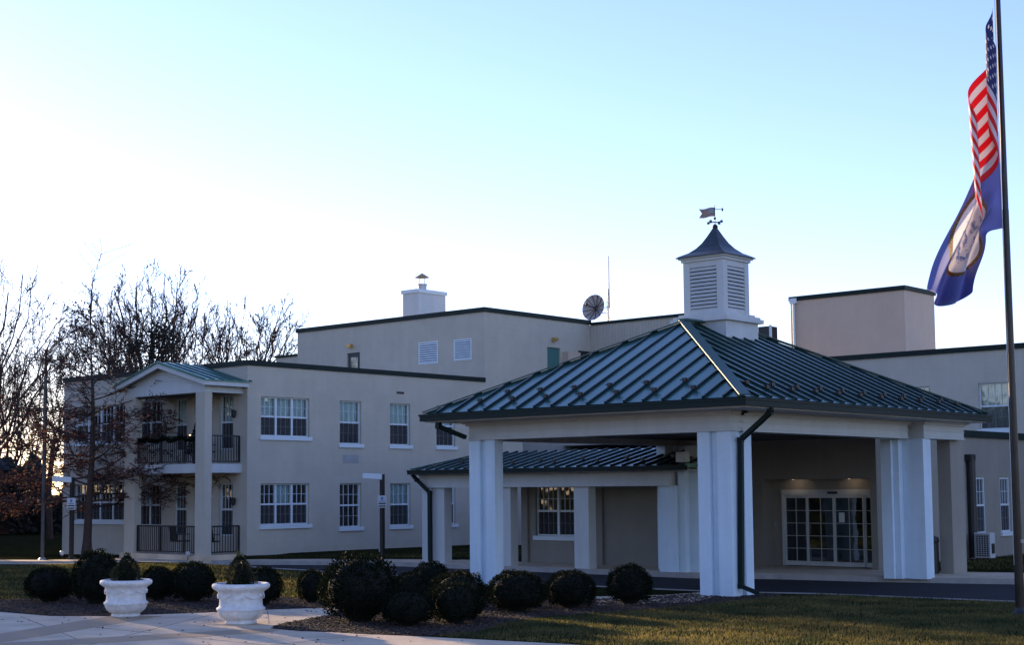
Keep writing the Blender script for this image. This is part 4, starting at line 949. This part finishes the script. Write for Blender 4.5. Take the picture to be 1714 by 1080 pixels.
# ================================================================== TREES
def bare_tree(name, label, loc, H, spread, seed, trunk_r, group='bare winter trees behind the left wing', lean=(0,0), fork=.28, depth=6, leaves=0, width=1, updroop=.12, twig=.026):
    rr = random.Random(seed); t = thing(name, label, 'tree', loc, 0, group); T = MB(); C = MB(); Lf = MB()
    def grow(p, d, L, r, lv):
        n = 4; pts = [p]; rad = [r]; q = p
        r1 = r*(.62 if lv else .7)
        for i in range(n):
            d = (d+Vector((rr.gauss(0,.11),rr.gauss(0,.11),rr.gauss(0,.07)+updroop*.12))).normalized(); q = q+d*L/n; pts.append(q); rad.append(r+(r1-r)*(i+1)/n)
        (T if lv < 3 else C).tube(pts, [max(a, twig) for a in rad], 6 if lv < 2 else (4 if lv < 3 else 3), cap=False)
        if lv >= depth: 
            if leaves:
                for _ in range(leaves):
                    k = pts[rr.randint(1,4)]; v = Vector((rr.gauss(0,1),rr.gauss(0,1),rr.gauss(0,1))).normalized()*.045; e_ = v.orthogonal()*.6; k = k+Vector((rr.gauss(0,.05),rr.gauss(0,.05),rr.gauss(0,.05)-.03)); Lf.quad(k-v,k+e_,k+v,k-e_)
            return
        nb = (4,3,2,2,2,2,2)[lv] if rr.random() < .7 else (3,2,3,3,2,2,2)[lv]
        for j in range(nb):
            ang = rr.uniform(.22,.62)*spread; ax = Matrix.Rotation(rr.uniform(0,6.283), 3, d) @ d.orthogonal().normalized()
            nd = (Matrix.Rotation(ang, 3, ax) @ d).normalized(); nd = (nd+Vector((0,0,.04))).normalized(); k = pts[-1] if j < 2 else pts[rr.randint(2,3)]
            grow(k, nd, L*rr.uniform(.66,.90), r1*rr.uniform(.6,.82), lv+1)
        if lv > 1:
            for _ in range(2):
                k = pts[rr.randint(1,3)]; ax = Matrix.Rotation(rr.uniform(0,6.283), 3, d) @ d.orthogonal().normalized()
                nd = (Matrix.Rotation(rr.uniform(.4,.8)*spread, 3, ax) @ d).normalized(); grow(k, nd, L*.6, r1*.4, max(lv+2, depth-1))
    grow(Vector((0,0,-.1)), Vector((lean[0],lean[1],1)).normalized(), H*fork, trunk_r, 0)
    T.build('trunk', BARK, t); C.build('crown', TWIG, t)
    if leaves: Lf.build('dry_leaves', DRY, t)
    return t
def at(u, v, dist):   # ground position at a horizontal distance along a picture column (for reference)
    d = fw + r2*(u-790.05)/2506.7 - u2*(v-619.63)/2506.7; k = dist/math.hypot(d.x, d.y); return d.x*k, d.y*k
def tz(u, v, dist): d = fw + r2*(u-790.05)/2506.7 - u2*(v-619.63)/2506.7; return 2.43+d.z*dist/math.hypot(d.x, d.y)
def fan_tree(label, u0, dist, uc, half, vfork, vtop, seed, nl=10, tr=.3, twig=.0125, group='bare winter trees behind the left wing'):
    """trunk up to a fork, then limbs that fan out to a rounded crown and divide into fine twigs"""
    rr = random.Random(seed); x, y = at(u0, 800, dist); t = thing('bare_tree', label, 'tree', (x,y,0), 0, group); T = MB(); C = MB()
    px_m = 2506.7/dist*1.04; zf = tz(u0, vfork, dist); zt_ = tz(u0, vtop, dist); rx = half/px_m; off = -lat*((uc-u0)/px_m)
    F0 = Vector((0,0,zf))+off*.25; cen = Vector((0,0,zf+(zt_-zf)*.45))+off
    def limb(p, q, r, lv):
        n = (9,7,5,4)[lv]; v = q-p; L = v.length
        if L < .12: return
        pts = [p]; bow = Vector((rr.gauss(0,1),rr.gauss(0,1),rr.gauss(0,.5)))*L*.045
        for i in range(1, n):
            f = i/(n-1); sag = math.sin(f*math.pi); k = p+v*f+bow*sag+Vector((0,0,-1))*(L*.07*sag if lv == 0 else 0)
            if i < n-1: k = k+Vector((rr.gauss(0,1),rr.gauss(0,1),rr.gauss(0,1)))*L*.018
            pts.append(k)
        re = max(r*.28, twig*.75); (T if lv == 0 else C).tube(pts, [r+(re-r)*i/(n-1) for i in range(n)], (6,4,3,3)[lv], cap=False)
        if lv == 3: return
        for c_ in range((9,6,4)[lv]):
            f = rr.uniform(.28,.98) if lv else rr.uniform(.22,.98); i = min(n-2, int(f*(n-1))); k = pts[i]+(pts[i+1]-pts[i])*(f*(n-1)-i)
            d = (pts[i+1]-pts[i]).normalized(); ax = Matrix.Rotation(rr.uniform(0,6.283), 3, d) @ d.orthogonal().normalized()
            nd = (Matrix.Rotation(rr.uniform(.4,.85), 3, ax) @ d)+Vector((0,0,.18)); nd.normalize()
            ln = L*(.5,.45,.45)[lv]*(1.15-f*.6)*rr.uniform(.6,1.15); e_ = k+nd*ln
            limb(k, e_, max(twig, (r+(re-r)*f)*.45), lv+1)
    T.tube([(0,0,-.1), tuple(Vector((0,0,zf*.5))+off*.08+Vector((rr.gauss(0,.1),rr.gauss(0,.1),0))), tuple(F0)], [tr*1.2, tr, tr*.8], 8, cap=False)
    for i in range(nl):
        a = i*2.399+rr.uniform(-.3,.3); e = math.asin(min(.99, .12+.88*(i+.5)/nl)); 
        q = cen+Vector((math.cos(a)*math.cos(e)*rx, math.sin(a)*math.cos(e)*rx, math.sin(e)*(zt_-zf)*.55))*rr.uniform(.85,1.05)
        s0 = Vector((0,0,zf*rr.uniform(.78,1.0)))+off*.2
        limb(s0, q, tr*rr.uniform(.22,.38), 0)
    T.build('trunk', BARK, t); C.build('crown', TWIG, t); return t
fan_tree('large bare tree leaning in from the left edge', -45, 72, 0, 120, 790, 440, 11, 11, .30, .013)
fan_tree('slender bare tree behind the pale pole', 85, 84, 100, 80, 740, 530, 12, 8, .16)
fan_tree('widest bare tree, fanning above the gabled balcony', 240, 78, 250, 98, 650, 452, 13, 14, .30)
fan_tree('bare tree just left of the widest bare tree', 185, 88, 180, 60, 690, 468, 23, 9, .2)
fan_tree('bare tree just right of the widest bare tree', 312, 92, 320, 45, 660, 500, 24, 8, .2)
fan_tree('bare tree above the roof right of the gable', 374, 82, 374, 58, 640, 496, 15, 8, .22)
fan_tree('bare tree farthest right beside the tall block', 428, 80, 458, 60, 640, 508, 16, 9, .22)
fan_tree('distant bare tree low at the far left', 25, 96, 25, 70, 780, 590, 18, 9, .2)
fan_tree('bare tree directly behind the oak tree', 138, 92, 135, 60, 740, 560, 19, 8, .18)
fan_tree('small bare tree in the gap left of the wing', 60, 104, 62, 50, 800, 650, 27, 8, .16)
# scrubby evergreen mass low behind the wing (individual)
def scrub(loc, rx, rz_, seed, label, n=6000, m=None, leaf=.10, group='dark leafy trees behind the left wing'):
    rr = random.Random(seed); t = thing('evergreen_shrub', label, 'tree', loc, 0, group); b = MB()
    cl = [(Vector((rr.uniform(-.7,.7)*rx, rr.uniform(-.7,.7)*rx, rr.uniform(.15,.85)*rz_)), rr.uniform(.25,.5)*rx) for _ in range(20)]
    for k in range(n):
        c_, r_ = rr.choice(cl); d = Vector((rr.gauss(0,1),rr.gauss(0,1),rr.gauss(0,1))).normalized(); p = c_+d*r_*rr.random()**.4
        if p.z < .1: continue
        v = Vector((rr.gauss(0,1),rr.gauss(0,1),rr.gauss(0,1))).normalized()*leaf; e_ = v.orthogonal().normalized()*leaf*.5; b.quad(p-v,p+e_,p+v,p-e_)
    b.build('crown', m or WOODS, t); s = MB()
    for c_, r_ in cl[:7]: s.tube([(0,0,0),tuple(c_*.5+Vector((0,0,.2))),tuple(c_)], [.12,.07,.03], 5)
    s.build('trunk', BARK, t)
x, y = at(200, 800, 76); scrub((x,y,0), 2.6, 14.2, 41, 'dark leafy tree behind the roof left of the gable peak', 6500)
x, y = at(255, 800, 75); scrub((x,y,0), 2.3, 13.4, 42, 'dark leafy tree behind the roof over the gable peak', 6000)
# undergrowth mass at the far left
rr = random.Random(78); b = MB()
for k in range(16000):
    u = -1500+1380*rr.random(); dist = rr.uniform(100, 112); dx = fw+r2*(u-790.05)/2506.7; kk = dist/math.hypot(dx.x, dx.y); x, y = dx.x*kk, dx.y*kk
    z = (8.5+1.2*math.sin(u*.02))*rr.random(); v = Vector((rr.gauss(0,1),rr.gauss(0,1),rr.gauss(0,1))).normalized()*rr.uniform(.4,.8); e_ = v.orthogonal().normalized()*.4; p = Vector((x,y,z)); b.quad(p-v,p+e_,p+v,p-e_)
o = b.build('woodland', WOODS); o['kind'] = 'stuff'; o['label'] = 'dense wood beyond the left edge of the picture'; o['category'] = 'wood'
rr = random.Random(77); b = MB()
for k in range(34000):
    u = rr.uniform(-260, 190); dist = rr.uniform(92, 112); x, y = at(u, 800, dist); top = 3.6+1.2*math.sin(u*.045)+.7*math.sin(u*.11+1)
    z = top*rr.random()**.8; v = Vector((rr.gauss(0,1),rr.gauss(0,1),rr.gauss(0,1))).normalized()*rr.uniform(.1,.3); e_ = v.orthogonal().normalized()*.1; p = Vector((x,y,z)); b.quad(p-v,p+e_,p+v,p-e_)
o = b.build('woodland_undergrowth', WOODS); o['kind'] = 'stuff'; o['label'] = 'dark wooded undergrowth beyond the far road'; o['category'] = 'undergrowth'
# house at far left
hx, hy = at(-60, 800, 96); hs = thing('far_house', 'dark gabled house half seen at the far left edge', 'house', (hx,hy,0), R(10))
b = MB(); b.box(-6,.9,-3,5,0,3.9); b.build('wall', mat('far_brick', (.10,.055,.045), .9, noise=.2), hs)
b = MB(); b.quad((-6.4,-3.4,3.8),(1.3,-3.4,3.8),(1.3,1,5.9),(-6.4,1,5.9)); b.quad((-6.4,5.4,3.8),(1.3,5.4,3.8),(1.3,1,5.9),(-6.4,1,5.9)); b.tri((.9,-3,3.9),(.9,5,3.9),(.9,1,5.7)); b.build('roof', mat('far_shingle', (.04,.04,.045), .9), hs)

# pin oak in front of the wing
rr = random.Random(21); oak = thing('oak_tree', 'young oak with brown dead leaves and straight trunk in front of the wing', 'tree', (30.4,46.3,.1))
T = MB(); C = MB(); Lf = MB(); Ht = 9.4
def tp(z): return Vector((.10*math.sin(z*.5)+.02*z, .06*math.sin(z*.9), z))
T.tube([tp(z*Ht/14) for z in range(15)], [.15*max(0,1-z/11.5)**.9+.014+(.05 if z == 0 else 0) for z in range(15)], 10)
def sub(p, d, L, r, lv):
    pts = [p]; q = p
    for i in range(5):
        d = (d+Vector((rr.gauss(0,.13),rr.gauss(0,.13),rr.gauss(0,.08)+(.05 if lv == 0 else 0)))).normalized(); q = q+d*L/5; pts.append(q)
    (T if lv == 0 else C).tube(pts, [max(r*(1-i/5.8), .010) for i in range(6)], 5 if lv == 0 else 3, cap=False)
    if lv < (3 if p.z < 5.4 else 2):
        for k in range(1, 6):
            for _ in range(2 if lv < 2 else 1):
                if rr.random() < .2: continue
                ax = Matrix.Rotation(rr.uniform(0,6.283), 3, d) @ d.orthogonal().normalized(); nd = (Matrix.Rotation(rr.uniform(.5,.95), 3, ax) @ d); nd.z *= .5; sub(pts[k], nd.normalized(), L*rr.uniform(.28,.48), r*.45, lv+1)
    if lv >= 2 and p.z < 6.2:
        for k in range(2 if p.z < 4.9 else 1):
            if rr.random() < (.40 if p.z < 4.6 else .7): continue
            c_ = pts[rr.randint(2,5)]+Vector((rr.gauss(0,.05),rr.gauss(0,.05),rr.gauss(0,.05)-.03)); v = Vector((rr.gauss(0,1),rr.gauss(0,1),rr.gauss(0,.8))).normalized()*rr.uniform(.035,.065); e_ = v.orthogonal().normalized()*.035; Lf.quad(c_-v,c_+e_,c_+v,c_-e_)
for k in range(42):
    z = 1.9+(k/42)**1.25*7.0+rr.uniform(-.1,.1); a = k*2.399+rr.uniform(-.4,.4); f = (z-1.9)/7.2
    L = 3.6*(1-f)**1.0+.35; el = -.12+.75*f+rr.uniform(-.1,.15)
    sub(tp(z), Vector((math.cos(a)*math.cos(el), math.sin(a)*math.cos(el), math.sin(el))), L*rr.uniform(.8,1.1), .045*(1-f*.6), 0)
for s in (-1, 1): sub(tp(8.4), (lat*.10*s+Vector((0,0,1))).normalized(), 2.6, .03, 1)
T.build('trunk', BARK, oak); C.build('crown', TWIG, oak); Lf.build('dry_leaves', DRY, oak)

# sheltering evergreens west of the frame: they shade most of the forecourt from the low sun
rr = random.Random(9)
for k, (x, y, hh, rx) in enumerate([(22,62,9,3.0),(15.5,60,10,3.2),(29,68,9,3.0),(9,64,10,3.4),(12,72,10,3)]):
    if True: bare_tree('bare_tree', 'bare tree along the drive outside the left of the picture', (x,y,0), hh*1.1, 1.0, 60+k, .3, group='bare trees along the drive', depth=6, twig=.02)
    scrub((x+1,y+1,0), rx, hh, 80+k, 'dense evergreen along the drive outside the left of the picture', 6000, leaf=.16, group='evergreens along the drive')
for k, (x, y, rx, hh) in enumerate([(-38,8,9,11),(-30,-22,8,10),(-42,36,9,12),(-14,-40,8,11),(-26,58,8,11)]):  # unseen evergreens added behind the camera to darken the window reflections
    scrub((x,y,0), rx, hh, 120+k, 'broad dark evergreen added behind the camera to darken reflections, ' + ('for the wing windows','for the entrance doors','for the far left windows','farthest right','farthest left')[k], 5000, leaf=.35, group='evergreens added behind the camera')
bpy.context.view_layer.update()
